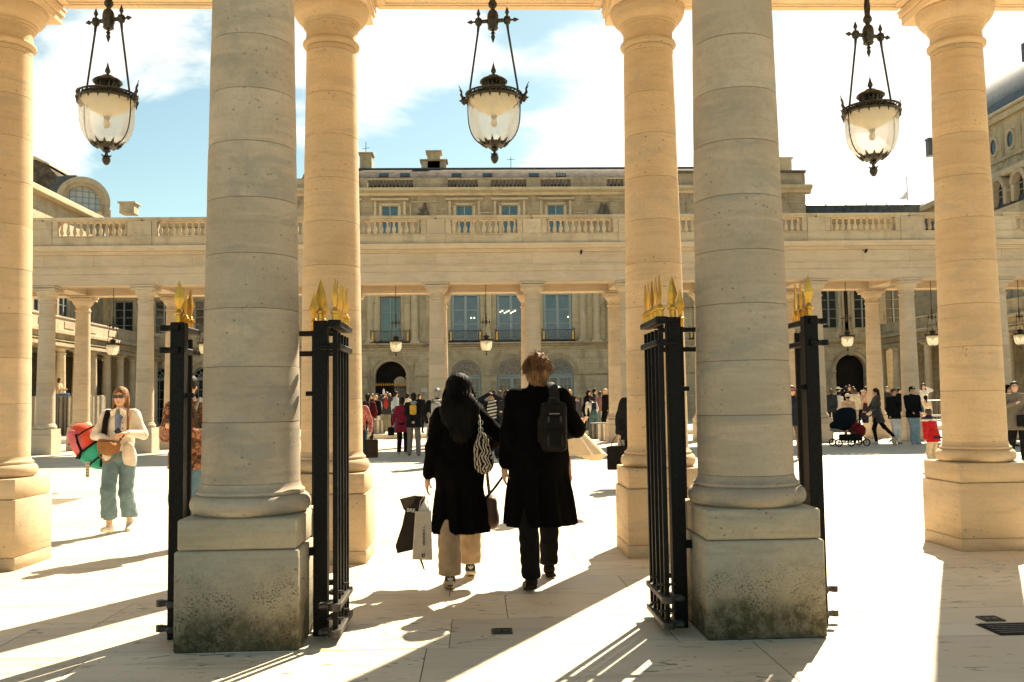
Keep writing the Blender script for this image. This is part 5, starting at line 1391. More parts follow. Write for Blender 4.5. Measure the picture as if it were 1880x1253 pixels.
# crowd barrier on the right
p = at(1722, 750, 42); t = empty('crowd_barrier', (p.x + .3, 42, ZP)); tag(t, 'grey metal crowd barrier behind the child in red', 'barrier')
m = MB(); m.tube([(-1.1, 0, .05), (-1.1, 0, 1.1), (1.1, 0, 1.1), (1.1, 0, .05)], .022, 8); m.tube([(-1.1, 0, .2), (1.1, 0, .2)], .02, 8); m.build('frame', 'galv', t)
m = MB(); m.tube([(0, 0, .2), (0, 0, 1.1)], .009, 5); bme = m.mesh('bar', 'galv')
for k in range(19): link('bar', bme, t, (-1.0 + .111 * k, 0, 0))

# ------------------------------------------------------------ the two walking away
BLK = (.0032, .0028, .0025)
def darkmat(name, c, rough=.85):
    return cm(c, rough=rough)
mp_ = at(990, 900, 7.4)
def hero_coat(info, hem, wt, whem, col, belt=None, th=.034, hemdy=0.0, name='coat'):
    pel, che, nk, sh, el, wr = (info[q] for q in ('pel', 'che', 'nk', 'sh', 'el', 'wr'))
    T = [cap(pel + V3(0, 0, .08), che, wt, .165, (1.13, .78, 1), k=.04), ell(pel + V3(0, -.025, -.02), (.200, .158, .17), k=.06), cap(che, nk - V3(0, 0, .09), .155, .10, (1.13, .72, 1), k=.05), cap(sh[-1] + V3(.014, 0, -.008), sh[1] + V3(-.014, 0, -.008), .062, k=.05),
         cap(pel + V3(0, 0, .05), V3(0, hemdy, hem - .03), wt, whem, (1.12, .80, 1), k=.06),
         cap(nk + V3(0, -.005, -.05), nk + V3(0, .0, .050), .082, .072, k=.02)]
    for s_ in (-1, 1): T += [cap(sh[s_] + V3(-s_ * .008, 0, -.008), el[s_], .070, .064, k=.04), cap(el[s_], wr[s_] - (wr[s_] - el[s_]) * .10, .064, .052, k=.025)]
    def dd(G):
        x, y, z = G[..., 0], G[..., 1], G[..., 2]; a = np.arctan2(y, x)
        f = smooth(z, 1.0, .62)
        r = .012 * f * np.sin(a * 8 + .8) + .006 * f * np.sin(a * 17 + z * 5)
        r += .0035 * np.sin(z * 38 + 5 * x + 2.5 * np.sin(a * 3)) * smooth(z, .85, 1.1)
        # back slit
        sl = np.exp(-((x + .012) / .010) ** 2) * (y < -.02) * smooth(z, .86, .78); r += .03 * sl
        return r
    me = smesh(name, T, .012, col, [((0, 0, hem), (0, .04, -1))], dd, relax=1)
    return link(name, me, info['t'])
# black wool, leather
nm = cm(BLK); b_ = MATS[nm]; 
cm((.012, .011, .010), rough=.6)
man = figure(loc=(mp_.x, 7.40, 0), heading=-2, H=1.80, label='man with auburn hair in a long black coat, sling bag on his back', vox=.014, sex='m', fine=True,
             bcut=.60, cuff=.10, lh=(-.262, .02, .905), lhint=(-.2, -1, 0), rh=(.20, .25, 1.12), rhint=(.75, -.45, -.9), lfoot=(-.100, -.30, .125), rfoot=(.095, .28, .085), heel=(.30, 0),
             top=('shirt', BLK), bottom=('straight', (.010, .0095, .009)), shoe=(.020, .014, .010), hair=('bare', 'x'), skinm='skin_fair')
hero_coat(man, .455, .190, .256, nm)
hd, nk, pel, sh = man['hd'], man['nk'], man['pel'], man['sh']
H_ = [ell(hd + V3(0, -.018, .034), (.091, .110, .100), k=.03), ell(hd + V3(0, -.055, -.03), (.086, .070, .085), k=.03), ell(hd + V3(-.062, -.02, -.015), (.036, .055, .06), k=.03), ell(hd + V3(.062, -.02, -.015), (.036, .055, .06), k=.03),
      ell(hd + V3(0, -.062, -.095), (.066, .045, .055), k=.03), ell(hd + V3(0, .105, -.05), (.07, .06, .09), k=.01, sub=True)]
rr_ = random.Random(3)
for k in range(24):
    a = rr_.uniform(PI * .95, PI * 2.05); z = rr_.uniform(-.12, .13); w_ = .083 * math.sqrt(max(.2, 1 - (z / .16) ** 2))
    p0 = hd + V3(math.cos(a) * w_, math.sin(a) * w_ * 1.05 - .01, z + .015); p1 = p0 + V3(math.cos(a) * .012, math.sin(a) * .010, -.045)
    H_.append(cap(p0, p1, .012, .005, k=.012))
link('hair', smesh('hair', H_, .0095, 'hair_auburn', (), lambda G: .0022 * np.sin(G[..., 0] * 210 + 5 * np.sin(G[..., 2] * 30)) + .002 * np.sin(G[..., 2] * 60 + 30 * G[..., 0])), man['t'])
m = MB()
for k in range(90):
    a = rr_.uniform(0, 2 * PI); e = rr_.uniform(-.3, 1.5); v = Vector((math.cos(a) * math.cos(e), math.sin(a) * math.cos(e), math.sin(e)))
    p0 = Vector(hd) + Vector((v.x * .090, v.y * .105 - .018, v.z * .098 + .035)); s2 = rr_.uniform(.012, .04)
    m.tube([p0, p0 + v * s2 * .6 + Vector((0, 0, .004)), p0 + v * s2 + Vector((rr_.uniform(-.02, .02), 0, rr_.uniform(-.022, .004)))], [.0016, .0012, .0006], 4, caps=False)
for pts in (((.03, .0, .13), (.05, 0, .165), (.075, 0, .162), (.086, 0, .135)), ((.035, .0, .13), (.06, 0, .155), (.085, 0, .145), (.095, 0, .115))):
    m.tube([Vector(hd) + Vector(p) for p in pts], [.0022, .002, .0014, .0007], 4)
tag(m.build('loose_strands', 'hair_auburn', man['t']), kind='stuff')
m = MB(); m.box((0, -.150, 1.02), (.30, .018, .035), b=.005); m.build('half_belt', nm, man['t'])
def strands(info, n, mat, long_, seed):
    rq = random.Random(seed); hd, nk = Vector(info['hd']), Vector(info['nk']); m = MB()
    for _ in range(n):
        a = rq.uniform(0, 2 * PI); e = math.asin(rq.uniform(-.25, 1)); v = Vector((math.cos(a) * math.cos(e), math.sin(a) * math.cos(e), math.sin(e)))
        if v.y > .55 and v.z < .6: continue
        if long_:
            P0 = hd + Vector((v.x * .095, v.y * .110 - .015, v.z * .102 + .035)); side = v.x if abs(v.x) > .1 else v.x + rq.uniform(-.3, .3)
            zb = nk.z - rq.uniform(.10, .30); pts = [P0]; w = rq.uniform(.85, 1.12)
            for j in range(1, 8):
                u = j / 7; z = P0.z + (zb - P0.z) * u; f = smooth(np.array(u), 0, .5)
                rx = (.098 + .050 * float(f)) * w; ry = .105 + .055 * float(f)
                x = side * rx * (1 if u < .7 else 1 + (u - .7) * .25) + .008 * math.sin(u * 9 + a); y = -abs(math.sqrt(max(0, 1 - min(1, side * side)))) * ry * w - .012
                y = P0.y + (y - P0.y) * min(1, u * 2.2); pts.append(Vector((x + hd.x + rq.uniform(-.003, .003), y + hd.y * 0, z)))
            rr = rq.uniform(.0016, .0034); m.tube(pts, [rr * .6] + [rr] * 5 + [rr * .8, rr * .3], 3, caps=False)
        else:
            P0 = hd + Vector((v.x * .088, v.y * .106 - .018, v.z * .097 + .034)); L = rq.uniform(.03, .065); sw_ = rq.uniform(-.5, .5)
            d = (Vector((v.x * .35 + sw_ * .4, v.y * .35, -.9 + v.z * .55))).normalized(); q1 = P0 + v * .008 + d * L * .4; q2 = P0 + v * rq.uniform(.002, .016) + d * L * .8; q3 = q2 + (d * .7 + v * rq.uniform(-.5, .5)) * L * .3
            rr = rq.uniform(.0018, .0042); m.tube([P0 - v * .004, q1, q2, q3], [rr, rr * 1.1, rr * .8, rr * .25], 3, caps=False)
    o = m.build('strands', mat, info['t'], smooth=80); tag(o, kind='stuff'); return o
strands(man, 900, 'hair_auburn', False, 5)
for yy in (0,):
    q = MB(); q.tube([(-.004, -.166, 1.40), (-.004, -.178, 1.2), (-.004, -.186, .98), (-.004, -.205, .75)], .0028, 4); q.build('back_seam', nm, man['t'])
# sling bag
yb = man['che'][1] - .195; bx0 = .098; bz = 1.200
P = [('bag_body', smesh('bag_body', [bxx((bx0, yb, bz), (.100, .055, .188), .045, .02), bxx((bx0, yb - .045, bz - .05), (.086, .03, .125), .02, .01), bxx((bx0 + .0, yb - .06, bz - .09), (.080, .02, .075), .015, .006),
      cap((bx0 - .106, yb + .01, bz - .10), (bx0 - .104, yb + .01, bz + .06), .019, k=.02)], .009, cm((.014, .013, .012), rough=.55)), (0, 0, 0))]
q = MB()
q.tube([(bx0 + .0, yb - .01, bz + .17), (bx0 + .015, yb + .035, bz + .235), (bx0 + .010, -.085, 1.505), (bx0 - .01, .02, 1.535), (bx0 - .03, .15, 1.40)], [.034, .040, .040, .038, .03], 8, flat=.22); P.append(('shoulder_strap', q.mesh('shoulder_strap', cm((.018, .017, .016), rough=.6)), (0, 0, 0)))
for zz, ww in ((.10, .08), (-.02, .15), (.035, .13)): q = MB(); q.tube([(bx0 - ww / 2, yb - .083 if zz < .05 else yb - .062, bz + zz), (bx0 + ww / 2, yb - .083 if zz < .05 else yb - .062, bz + zz)], .0035, 5); P.append(('zip', q.mesh('zip', 'galv' if zz == .10 else 'iron'), (0, 0, 0)))
for s_ in (-1, 1): q = MB(); q.box((bx0 + s_ * .052, yb - .088, bz - .10), (.016, .012, .085), b=.003); P.append(('webbing', q.mesh('webbing', cm((.03, .028, .026))), (0, 0, 0))); q = MB(); q.box((bx0 + s_ * .046, yb - .078, bz + .055), (.018, .012, .05), b=.003); P.append(('webbing', q.mesh('webbing', cm((.05, .047, .043))), (0, 0, 0)))
q = MB(); q.tube([(bx0 - .045, yb - .03, bz + .17), (bx0 - .03, yb - .03, bz + .215), (bx0 + .03, yb - .03, bz + .215), (bx0 + .045, yb - .03, bz + .17)], .010, 6); P.append(('grab_handle', q.mesh('grab_handle', cm((.018, .017, .016), rough=.6)), (0, 0, 0)))
carried('sling_bag', man, 'black sling bag worn across the back of the man in the long black coat', 'bag', P)
# soles of his boots
for s_ in (-1, 1):
    f0 = man['ft'][s_]; q = MB(); hl = .30 if s_ < 0 else 0; M_ = Matrix.Rotation(-hl, 4, 'X'); q.box((f0[0] + s_ * .01, f0[1] + .045, f0[2] - .085 - (.012 if s_ < 0 else 0)), (.078, .25, .022), b=.006, M=M_); q.box((f0[0], f0[1] - .045, f0[2] - .078), (.070, .075, .03), b=.006, M=M_); q.build('sole', cm((.02, .016, .012), rough=.5), man['t'])

gp = at(844, 900, 7.48)
girl = figure(loc=(gp.x, 7.48, 0), heading=-3, H=1.64, label='woman with long black hair in a black coat and beige trousers walking away from us', vox=.014, sex='f', fine=True,
              bcut=.56, cuff=.125, lh=(-.272, .03, .885), lhint=(-.2, -1, 0), rh=(.25, .20, 1.12), rhint=(.9, -.2, -.6), lfoot=(-.095, -.27, .125), rfoot=(.095, .30, .11), heel=(.30, .15),
              top=('shirt', BLK), bottom=('wide', (.36, .25, .155)), shoe=(.05, .042, .034), hair=('bare', 'x'), skinm='skin_fair')
hero_coat(girl, .435, .160, .226, nm)
hd, nk = girl['hd'], girl['nk']
H_ = [ell(hd + V3(0, -.015, .035), (.094, .110, .102), k=.02), cap(hd + V3(0, -.045, .02), nk + V3(0.005, -.115, -.02), .096, .112, (1.08, .60, 1), k=.06), cap(nk + V3(0, -.115, -.03), nk + V3(.01, -.165, -.22), .125, .075, (1.25, .45, 1), k=.06),
      ell(hd + V3(0, .105, -.05), (.064, .06, .10), k=.01, sub=True)]
for k in range(80):
    x0 = rr_.uniform(-.15, .16); z0 = rr_.uniform(-.02, -.18); L = rr_.uniform(.08, .17)
    p0 = nk + V3(x0, -.155 + abs(x0) * .5, z0); H_.append(cap(p0, p0 + V3(rr_.uniform(-.02, .03), rr_.uniform(-.015, .01), -L), .013, .004, k=.010))
for k in range(12):
    p0 = hd + V3(.07 + .003 * k, -.03, -.02 - .01 * k); H_.append(cap(p0, p0 + V3(.05, -.05, -.16), .012, .004, k=.01))
link('hair', smesh('hair', H_, .010, 'hair_black', (), lambda G: .002 * np.sin(G[..., 0] * 260 + 6 * np.sin(G[..., 2] * 14))), girl['t'])
m = MB()
for k in range(110):
    if k < 60: a = rr_.uniform(0, 2 * PI); e = rr_.uniform(.2, 1.5); v = Vector((math.cos(a) * math.cos(e), math.sin(a) * math.cos(e), math.sin(e))); p0 = Vector(hd) + Vector((v.x * .088, v.y * .105 - .015, v.z * .10 + .035)); s2 = rr_.uniform(.01, .035); p1 = p0 + v * s2 + Vector((rr_.uniform(-.02, .02), 0, .0))
    else: p0 = Vector(nk) + Vector((rr_.uniform(.06, .14), -.12, rr_.uniform(-.22, .04))); p1 = p0 + Vector((rr_.uniform(.01, .06), rr_.uniform(-.04, .02), -rr_.uniform(.04, .14)))
    m.tube([p0, (p0 + p1) / 2 + Vector((rr_.uniform(-.01, .01), 0, .006)), p1], [.0015, .0012, .0006], 4, caps=False)
tag(m.build('loose_strands', 'hair_black', girl['t']), kind='stuff')
strands(girl, 1100, 'hair_black', True, 9)
m = MB(); m.tube([(-.15, -.115, 1.03), (-.08, -.150, 1.02), (.08, -.150, 1.02), (.15, -.115, 1.03)], .020, 6, flat=.35); m.build('belt', nm, girl['t'])
for s_ in (-1, 1):
    f0 = girl['ft'][s_]; hl = .35 if s_ < 0 else .2; M_ = Matrix.Rotation(-hl, 4, 'X')
    q = MB(); q.box((f0[0] + s_ * .008, f0[1] + .045, f0[2] - .092), (.088, .27, .030), b=.010, M=M_); q.build('sole', cm((.55, .42, .28) if s_ < 0 else (.62, .52, .38), rough=.6), girl['t'])
    q = MB(); hb = Vector((f0[0], f0[1] - .088, f0[2] - .03))
    for a in (-38, 0, 38): q.lathe([(.001, .0), (.008, .012), (.005, .026), (.001, .030)], hb + Vector((math.sin(R(a)) * .006, 0, 0)), n=6, M=Matrix.Rotation(R(a), 4, 'Y'))
    q.box(tuple(hb + Vector((0, 0, -.004))), (.026, .004, .003)); q.build('heel_mark', 'white_board', girl['t'])
# zebra shoulder bag
P = [('bag_body', smesh('bag_body', [ell((.185, -.155, 1.115), (.072, .05, .165), k=.03), ell((.20, -.16, 1.03), (.085, .055, .10), k=.04)], .009, cm((.012, .010, .009), 'zebra', (.42, .36, .28))), (0, 0, 0))]
q = MB(); q.tube([(.17, -.165, 1.25), (.165, -.12, 1.40), (.15, -.02, 1.475), (.16, .09, 1.36), (.20, .08, 1.16)], .012, 6, flat=1.6); P.append(('shoulder_strap', q.mesh('shoulder_strap', cm((.05, .045, .04), 'zebra', (.35, .3, .24))), (0, 0, 0)))
for z in (1.30, 1.26, 1.36): q = MB(); arch_ring(q, .175, z, .018, .022, -.178, -.173, 14, 0, 2 * PI); P.append(('ring', q.mesh('ring', 'galv'), (0, 0, 0)))
carried('shoulder_bag', girl, 'black and cream zebra patterned bag on the back of the long haired woman', 'bag', P)
P = [('bag_body', smesh('bag_body', [bxx((.262, .06, .60), (.055, .13, .13), .05, .03), ell((.275, .04, .53), (.06, .12, .085), k=.05)], .010, cm((.085, .042, .026), rough=.45)), (0, 0, 0))]
q = MB(); q.tube([(.25, -.02, .70), (.232, -.01, .88), (.235, .05, 1.05), (.25, .10, .88), (.27, .13, .70)], .007, 6); P.append(('handle', q.mesh('handle', cm((.085, .042, .026), rough=.45)), (0, 0, 0)))
carried('leather_handbag', girl, 'dark brown leather handbag at the right hip of the long haired woman', 'bag', P)
P = []; q = MB(); q.tube([(.12, -.10, .62), (.20, -.06, .70), (.30, .0, .80), (.385, .05, .905), (.42, .07, .96)], [.010, .024, .024, .020, .012], 8, flat=.18); P.append(('ribbon', q.mesh('ribbon', nm), (0, 0, 0)))
carried('coat_belt', girl, 'loose black coat belt stretched between the woman and the man in black', 'belt', P)
# paper bag, black bag
def textmesh(txt, size, mat, bold=0.0):
    cu = bpy.data.curves.new('print', 'FONT'); cu.body = txt; cu.size = size; cu.extrude = .0004; cu.offset = bold; cu.align_x = 'CENTER'
    ob = bpy.data.objects.new('tmp', cu); COL.objects.link(ob); bpy.context.view_layer.update()
    me = bpy.data.meshes.new_from_object(ob.evaluated_get(bpy.context.evaluated_depsgraph_get())); bpy.data.objects.remove(ob); me.materials.clear(); me.materials.append(MATS[mat]); return me
wx, wy, wz = girl['wr'][-1]
flat('paper', (.52, .45, .37), .75, var=.05); flat('ink', (.015, .014, .013), .8)
t = empty('paper_bag', girl['t'].location + Vector((-.295, -.055, 0)), R(8)); tag(t, 'white paper shopping bag with vertical lettering held by the long haired woman', 'bag')
m = MB(); W0, W1, D0 = .066, .080, .045
vs = [(-W1, -D0, .215), (W1 - .008, -D0, .205), (W1, D0, .205), (-W1, D0, .215), (-W0 + .012, -.03, .585), (W0, -.03, .585), (W0, .03, .585), (-W0 + .012, .03, .585)]
m.add(vs, [(0, 1, 5, 4), (1, 2, 6, 5), (2, 3, 7, 6), (3, 0, 4, 7), (0, 3, 2, 1)]); m.build('bag_body', 'paper', t, smooth=0)
m = MB(); m.tube([(-.03, -.03, .58), (-.015, -.01, .66), (.02, .0, .70), (.04, -.005, .66), (.05, -.03, .58)], .004, 5); m.build('handle', 'paper', t)
m = MB(); m.prism([(-.035, .57), (.05, .57), (.045, .60), (.012, .665), (-.01, .62)], -.018, .018); m.build('tissue', 'white_board', t)
tm = textmesh('VERONIKA L.', .026, 'ink', .0005)
tl_ = math.atan2(D0 - .03, .37)
for me, x, z in ((tm, .016, .395), (textmesh('tt', .045, 'ink', .0012), .012, .245)):
    o = link('print', me, t, (x, -D0 + (z - .21) * math.tan(tl_) - .0022, z)); o.rotation_euler = (Matrix.Rotation(-tl_, 4, 'X') @ Matrix.Rotation(R(90), 4, 'X') @ Matrix.Rotation(R(90), 4, 'Z')).to_euler()
t = empty('carrier_bag', girl['t'].location + Vector((-.355, -.00, 0)), R(-6)); tag(t, 'black shopping bag hanging slantwise from the hand of the long haired woman', 'bag')
bm_ = cm((.022, .017, .013), rough=.55)
m = MB(); m.prism([(-.115, .675), (-.005, .70), (.08, .69), (.05, .45), (-.005, .28), (-.14, .25), (-.155, .31), (-.10, .47), (-.075, .58)], -.035, .02); m.build('bag_body', bm_, t)
m = MB(); m.prism([(-.115, .678), (.02, .705), (-.02, .63), (-.085, .595)], -.048, -.036); m.build('flap', cm((.07, .05, .035), rough=.6), t)
o = link('print', textmesh('BRE', .04, 'white_board', .001), t, (-.03, -.0375, .575)); o.rotation_euler = (R(90), R(6), 0)
m = MB(); m.tube([(.03, -.01, .30), (.045, -.02, .20), (.075, -.03, .12)], [.008, .009, .005], 6, flat=.4); m.build('strap', bm_, t)

# ------------------------------------------------------------ woman coming towards us
wp = gnd(203, 981)
wo = figure(loc=(wp.x + .05, wp.y + .12, 0), heading=176, H=1.66, label='woman in a white jacket, sunglasses and cropped jeans walking towards us', vox=.014, sex='f', fine=True,
            rh=(.085, .235, 1.135), rhint=(.9, -.3, -.5), lh=(-.155, .250, 1.205), lhint=(-.75, -.5, -.9), rfoot=(.062, .17, .105), lfoot=(-.058, -.22, .125), heel=(.35, -.15),
            top=('shirt', (.66, .58, .49)), bottom=('straight', (.125, .195, .225)), shoe=(.62, .54, .43), hair=('bob', 'hair_auburn'), skinm='skin_fair', extras=('sunglasses',), hemz=.90, cuff=.175)
t = wo['t']; hd = wo['hd']; che = wo['che']
for s_ in (-1, 1):
    k_, f_ = wo['kn'][s_], wo['ft'][s_]
    link('trouser_leg', smesh('trouser_leg', [cap(wo['hip'][s_], k_, .104, .084, k=.03), cap(k_, f_ + V3(0, 0, .06), .084, .098, k=.03)], .014, cm((.125, .195, .225)), [((0, 0, .178), (0, .1, -1))],
         lambda G: .004 * np.sin(G[..., 2] * 48 + 5 * np.sin(G[..., 0] * 22)) * smooth(G[..., 2], .85, .5)), t)
link('jacket_flap', smesh('jacket_flap', [ell((-.13, .085, .93), (.085, .06, .17), k=.02, rot=rotm(0, 8, 0)), ell((.12, .07, .92), (.07, .06, .12), k=.02)], .013, cm((.66, .58, .49)), [((0, 0, .84), (.2, 0, -1))]), t)
link('shirt', smesh('shirt', [ell(che + V3(-.005, .075, .02), (.045, .085, .17), k=.01)], .012, cm((.15, .20, .33))), t)
q = MB(); q.box((hd[0], hd[1] + .093, hd[2] - .06), (.036, .006, .008), b=.002); q.build('lips', cm((.32, .10, .08)), t)
for s_ in (-1, 1): q = MB(); q.prism([(s_ * .02, che[2] + .20), (s_ * .09, che[2] + .16), (s_ * .075, che[2] + .09), (s_ * .03, che[2] + .12)], .105, .125); q.build('collar', cm((.66, .58, .47)), t)
for z in (.02, -.05, .09): q = MB(); q.lathe([(.001, -.004), (.008, -.003), (.008, .003), (.001, .004)], (-.065, .152, che[2] + z), n=8, M=Matrix.Rotation(R(90), 4, 'X')); q.build('button', 'bronze', t)
q = MB(); q.box((hd[0] * 0 + .0, 0, 0), (.07, .012, .14), b=.004, M=Matrix.Rotation(R(40), 4, 'Y') @ Matrix.Rotation(R(15), 4, 'X'))
w_ = wo['wr'][-1]; ph = carried('phone', wo, 'dark phone in the hand of the woman in the white jacket', 'phone', [('case', q.mesh('case', 'screen'), (w_[0] + .075, w_[1] + .06, w_[2] + .0))])
w_ = wo['wr'][1]; px_, py_, pz_ = w_[0] - .03, w_[1] + .035, w_[2] - .095
P = [('pouch_body', smesh('pouch_body', [ell((px_, py_, pz_ + .035), (.135, .045, .135), k=.01), ell((px_ - .06, py_, pz_ + .08), (.07, .04, .07), k=.03)], .011, cm((.23, .105, .04), rough=.6), [((0, 0, pz_ + .085), (-.12, 0, 1))]), (0, 0, 0))]
q = MB(); q.tube([(px_ - .13, py_ + .0, pz_ + .08), (-.13, .16, 1.22), (-.125, .13, 1.40), (-.10, .03, 1.50), (-.05, -.10, 1.44)], .019, 6, flat=.5); P.append(('strap', q.mesh('strap', cm((.24, .115, .045), rough=.6)), (0, 0, 0)))
q = MB(); q.tube([(px_ + .12, py_, pz_ + .05), (px_ + .11, py_ + .01, pz_ - .08), (px_ + .02, py_ + .01, pz_ - .18), (px_ - .10, py_ + .01, pz_ - .13), (px_ - .14, py_, pz_ + .04)], .007, 6); P.append(('loop', q.mesh('loop', cm((.24, .115, .045), rough=.6)), (0, 0, 0)))
q = MB(); q.tube([(px_ - .12, py_ + .05, pz_ + .06), (px_, py_ + .055, pz_ + .075), (px_ + .11, py_ + .045, pz_ + .08)], .004, 5); P.append(('zip', q.mesh('zip', 'bronze'), (0, 0, 0)))
carried('belt_pouch', wo, 'brown half moon leather pouch worn in front by the woman in the white jacket', 'bag', P)
Rm = rotm(0, 38, 0)
dc = V3(.375, -.09, 1.045)
duf = lambda: [dict(t='ell', c=dc, r=V3(.195, .17, .33), k=.01, rot=Rm, sub=False)]
pn = (Rm @ V3(0, 0, 1))
pc = dc - pn * .02
P = [('upper_half', smesh('upper_half', duf(), .013, cm((.62, .085, .045)), [(pc, -pn)]), (0, 0, 0)), ('lower_half', smesh('lower_half', duf(), .013, cm((.035, .30, .22)), [(pc, pn)]), (0, 0, 0)),
     ('side_panel', smesh('side_panel', [dict(t='ell', c=dc + V3(.10, .10, .05), r=V3(.10, .08, .19), k=.01, rot=Rm, sub=False)], .013, cm((.50, .12, .16)), [(pc, -pn)]), (0, 0, 0))]
def ring(off, rr, w=.016):
    q = MB(); c = dc + pn * off; e1 = Rm @ V3(1, 0, 0); e2 = Rm @ V3(0, 1, 0)
    q.tube([c + e1 * rr * math.cos(a) * 1.04 + e2 * rr * .93 * math.sin(a) for a in [2 * PI * k / 24 for k in range(25)]], w, 6, flat=.5); return q.mesh('webbing', cm((.012, .011, .010)))
P += [('webbing', ring(-.02, .203), (0, 0, 0)), ('webbing', ring(.17, .175, .010), (0, 0, 0)), ('webbing', ring(-.19, .166, .012), (0, 0, 0))]
q = MB(); q.tube([(.50, .07, 1.20), (.47, .09, 1.10), (.43, .085, 1.0), (.45, .09, .90)], .016, 6, flat=.5); P.append(('compression_strap', q.mesh('compression_strap', cm((.012, .011, .010))), (0, 0, 0)))
q = MB(); q.tube([(.20, -.16, 1.20), (.14, -.05, 1.47), (.13, .05, 1.48), (.135, .135, 1.36), (.16, .12, 1.16), (.20, .02, 1.0), (.21, .05, .80)], [.03, .034, .034, .034, .034, .02, .014], 8, flat=.3); P.append(('shoulder_strap', q.mesh('shoulder_strap', cm((.012, .011, .010))), (0, 0, 0)))
q = MB(); q.box((.36, .06, .77), (.045, .004, .19), b=.001, M=None); me = q.mesh('luggage_tag', 'paper')
P.append(('luggage_tag', me, (0, 0, 0)))
q = MB()
for k in range(5): q.box((.36, .064, .70 + .035 * k), (.03, .002, .010 if k % 2 else .016))
P.append(('tag_print', q.mesh('tag_print', cm((.20, .17, .13))), (0, 0, 0)))
dfl = carried('duffel_bag', wo, 'coral red and teal duffel bag slung behind the woman in the white jacket', 'duffel bag', P)

for c_ in dfl.children:
    if c_.name.startswith('tag_print'): c_['kind'] = 'stuff'
# person in the floral jacket half hidden by the gate
fp = at(347, 800, 9.7)
fj = figure(loc=(fp.x, 9.7, 0), heading=184, H=1.74, label='person in a dark floral jacket and blue jeans half hidden behind the left black gate', vox=.016, sex='m', rh=(.12, .26, 1.24), rhint=(.35, -.3, -1), lh=(-.12, .26, 1.18), lhint=(-.35, -.3, -1),
            top=('jacket', (.10, .045, .03), 'floral', (.30, .13, .07)), bottom=('straight', (.11, .19, .25)), shoe=(.5, .45, .4), hair=('short', 'hair_dark'), rfoot=(.06, .05, .085), lfoot=(-.085, -.1, .085), extras=('eyes',))
backpack(fj, (.10, .105, .07), 'olive backpack worn by the person in the floral jacket', .9)
# ------------------------------------------------------------ the crowd
DK = (.008, .008, .009)
def crowd(px, Y, H, hdg, label, top, bottom, hair, **kw):
    p = at(px, 750, Y); z = ZP if Y > 39.8 else 0
    kw.setdefault('vox', .020 if Y < 24 else .026 if Y < 35 else .030)
    return figure(loc=(p.x, Y, z), heading=hdg, H=H, label=label, top=top, bottom=bottom, hair=hair, **kw)
jk, ct, sht = 'jacket', 'coat', 'shirt'
# centre left
a = crowd(675, 31, 1.80, 10, 'man in a maroon jacket with a dark backpack at the left of the central crowd', (jk, (.11, .012, .018)), ('slim', (.02, .018, .02)), ('short', 'hair_dark'), rh=(.2, .2, 1.0)); backpack(a, (.02, .02, .02), 'dark backpack on the man in the maroon jacket')
crowd(690, 42, 1.68, 170, 'blonde woman in black top and white trousers facing us near the arched passage', (jk, DK), ('slim', (.62, .58, .5)), ('long', 'hair_blonde'), sex='f', skinm='skin_fair', lfoot=(-.2, 0, .085), rfoot=(.2, .1, .085))
rsm = crowd(710, 41, 1.80, 185, 'man in a red shirt and khaki trousers photographing with both hands at his face', (jk, (.03, .03, .04)), ('straight', (.20, .19, .13)), ('short', 'hair_brown'), lh=(-.07, .22, 1.62), rh=(.07, .22, 1.62), lhint=(-1, 0, -.8), rhint=(1, 0, -.8), shoe=(.5, .5, .45))
link('shirt_front', smesh('shirt_front', [ell(rsm['che'] + V3(0, .07, -.06), (.10, .11, .30), k=.01)], .028, cm((.30, .025, .02))), rsm['t'])
crowd(726, 41.5, 1.83, 60, 'man in a light blue shirt seen from the side behind the red coat', (sht, (.42, .52, .56)), ('slim', (.05, .06, .10)), ('short', 'hair_dark'))
crowd(715, 46, 1.80, 170, 'man raising one arm high in front of the arched passage', (jk, (.55, .52, .48)), ('slim', DK), ('short', 'hair_blonde'), rh=(.3, .2, 2.0), rhint=(1, 0, 0))
post_top = bpy.data.objects.get('person')
crowd(683, 44, 1.76, 200, 'dark haired person in black behind the blonde woman', (jk, DK), ('slim', DK), ('short', 'hair_brown'))
crowd(692, 46, 1.80, 30, 'person with long dark hair at the back of the central crowd', (jk, (.05, .05, .06)), ('slim', DK), ('long', 'hair_dark'), sex='f')
crowd(699, 45, 1.72, 180, 'person in a pale top between the passage gate and the red shirt', (sht, (.5, .42, .38)), ('slim', DK), ('short', 'hair_dark'))
a = figure(px=739, py=834, heading=4, H=1.63, label='woman in a knee length dark red coat and black trousers holding a black bag', sex='f', top=('long', (.22, .012, .030)), bottom=('straight', (.012, .012, .013)), hair=('short', 'hair_dark'), lh=(-.33, .05, .86), rh=(.2, .12, .95), shoe=(.4, .35, .3), vox=.022)
tote(a, -1, (.012, .012, .012), 'small black bag with hanging straps swung by the woman in the red coat', w=.20, h=.26, drop=.02, dx=-.05)
a = figure(px=760, py=837, heading=0, H=1.74, label='man in a black hooded jacket with a yellow backpack, hands behind him', lh=(-.05, -.18, .98), rh=(.05, -.18, .98), lhint=(-1, -.5, 0), rhint=(1, -.5, 0), top=(jk, (.016, .017, .016)), bottom=('straight', (.21, .18, .15)), shoe=(.22, .12, .07), hair=('short', 'hair_dark'), lfoot=(-.13, .05, .085), rfoot=(.13, -.05, .085), vox=.022)
backpack(a, (.62, .34, .03), 'small bright yellow backpack on the man in black with grey trousers', .72, (.03, .03, .03))
link('hood', smesh('hood', [ell(a['nk'] + V3(0, -.06, .0), (.12, .08, .06), k=.02)], .02, cm((.35, .36, .35))), a['t'])
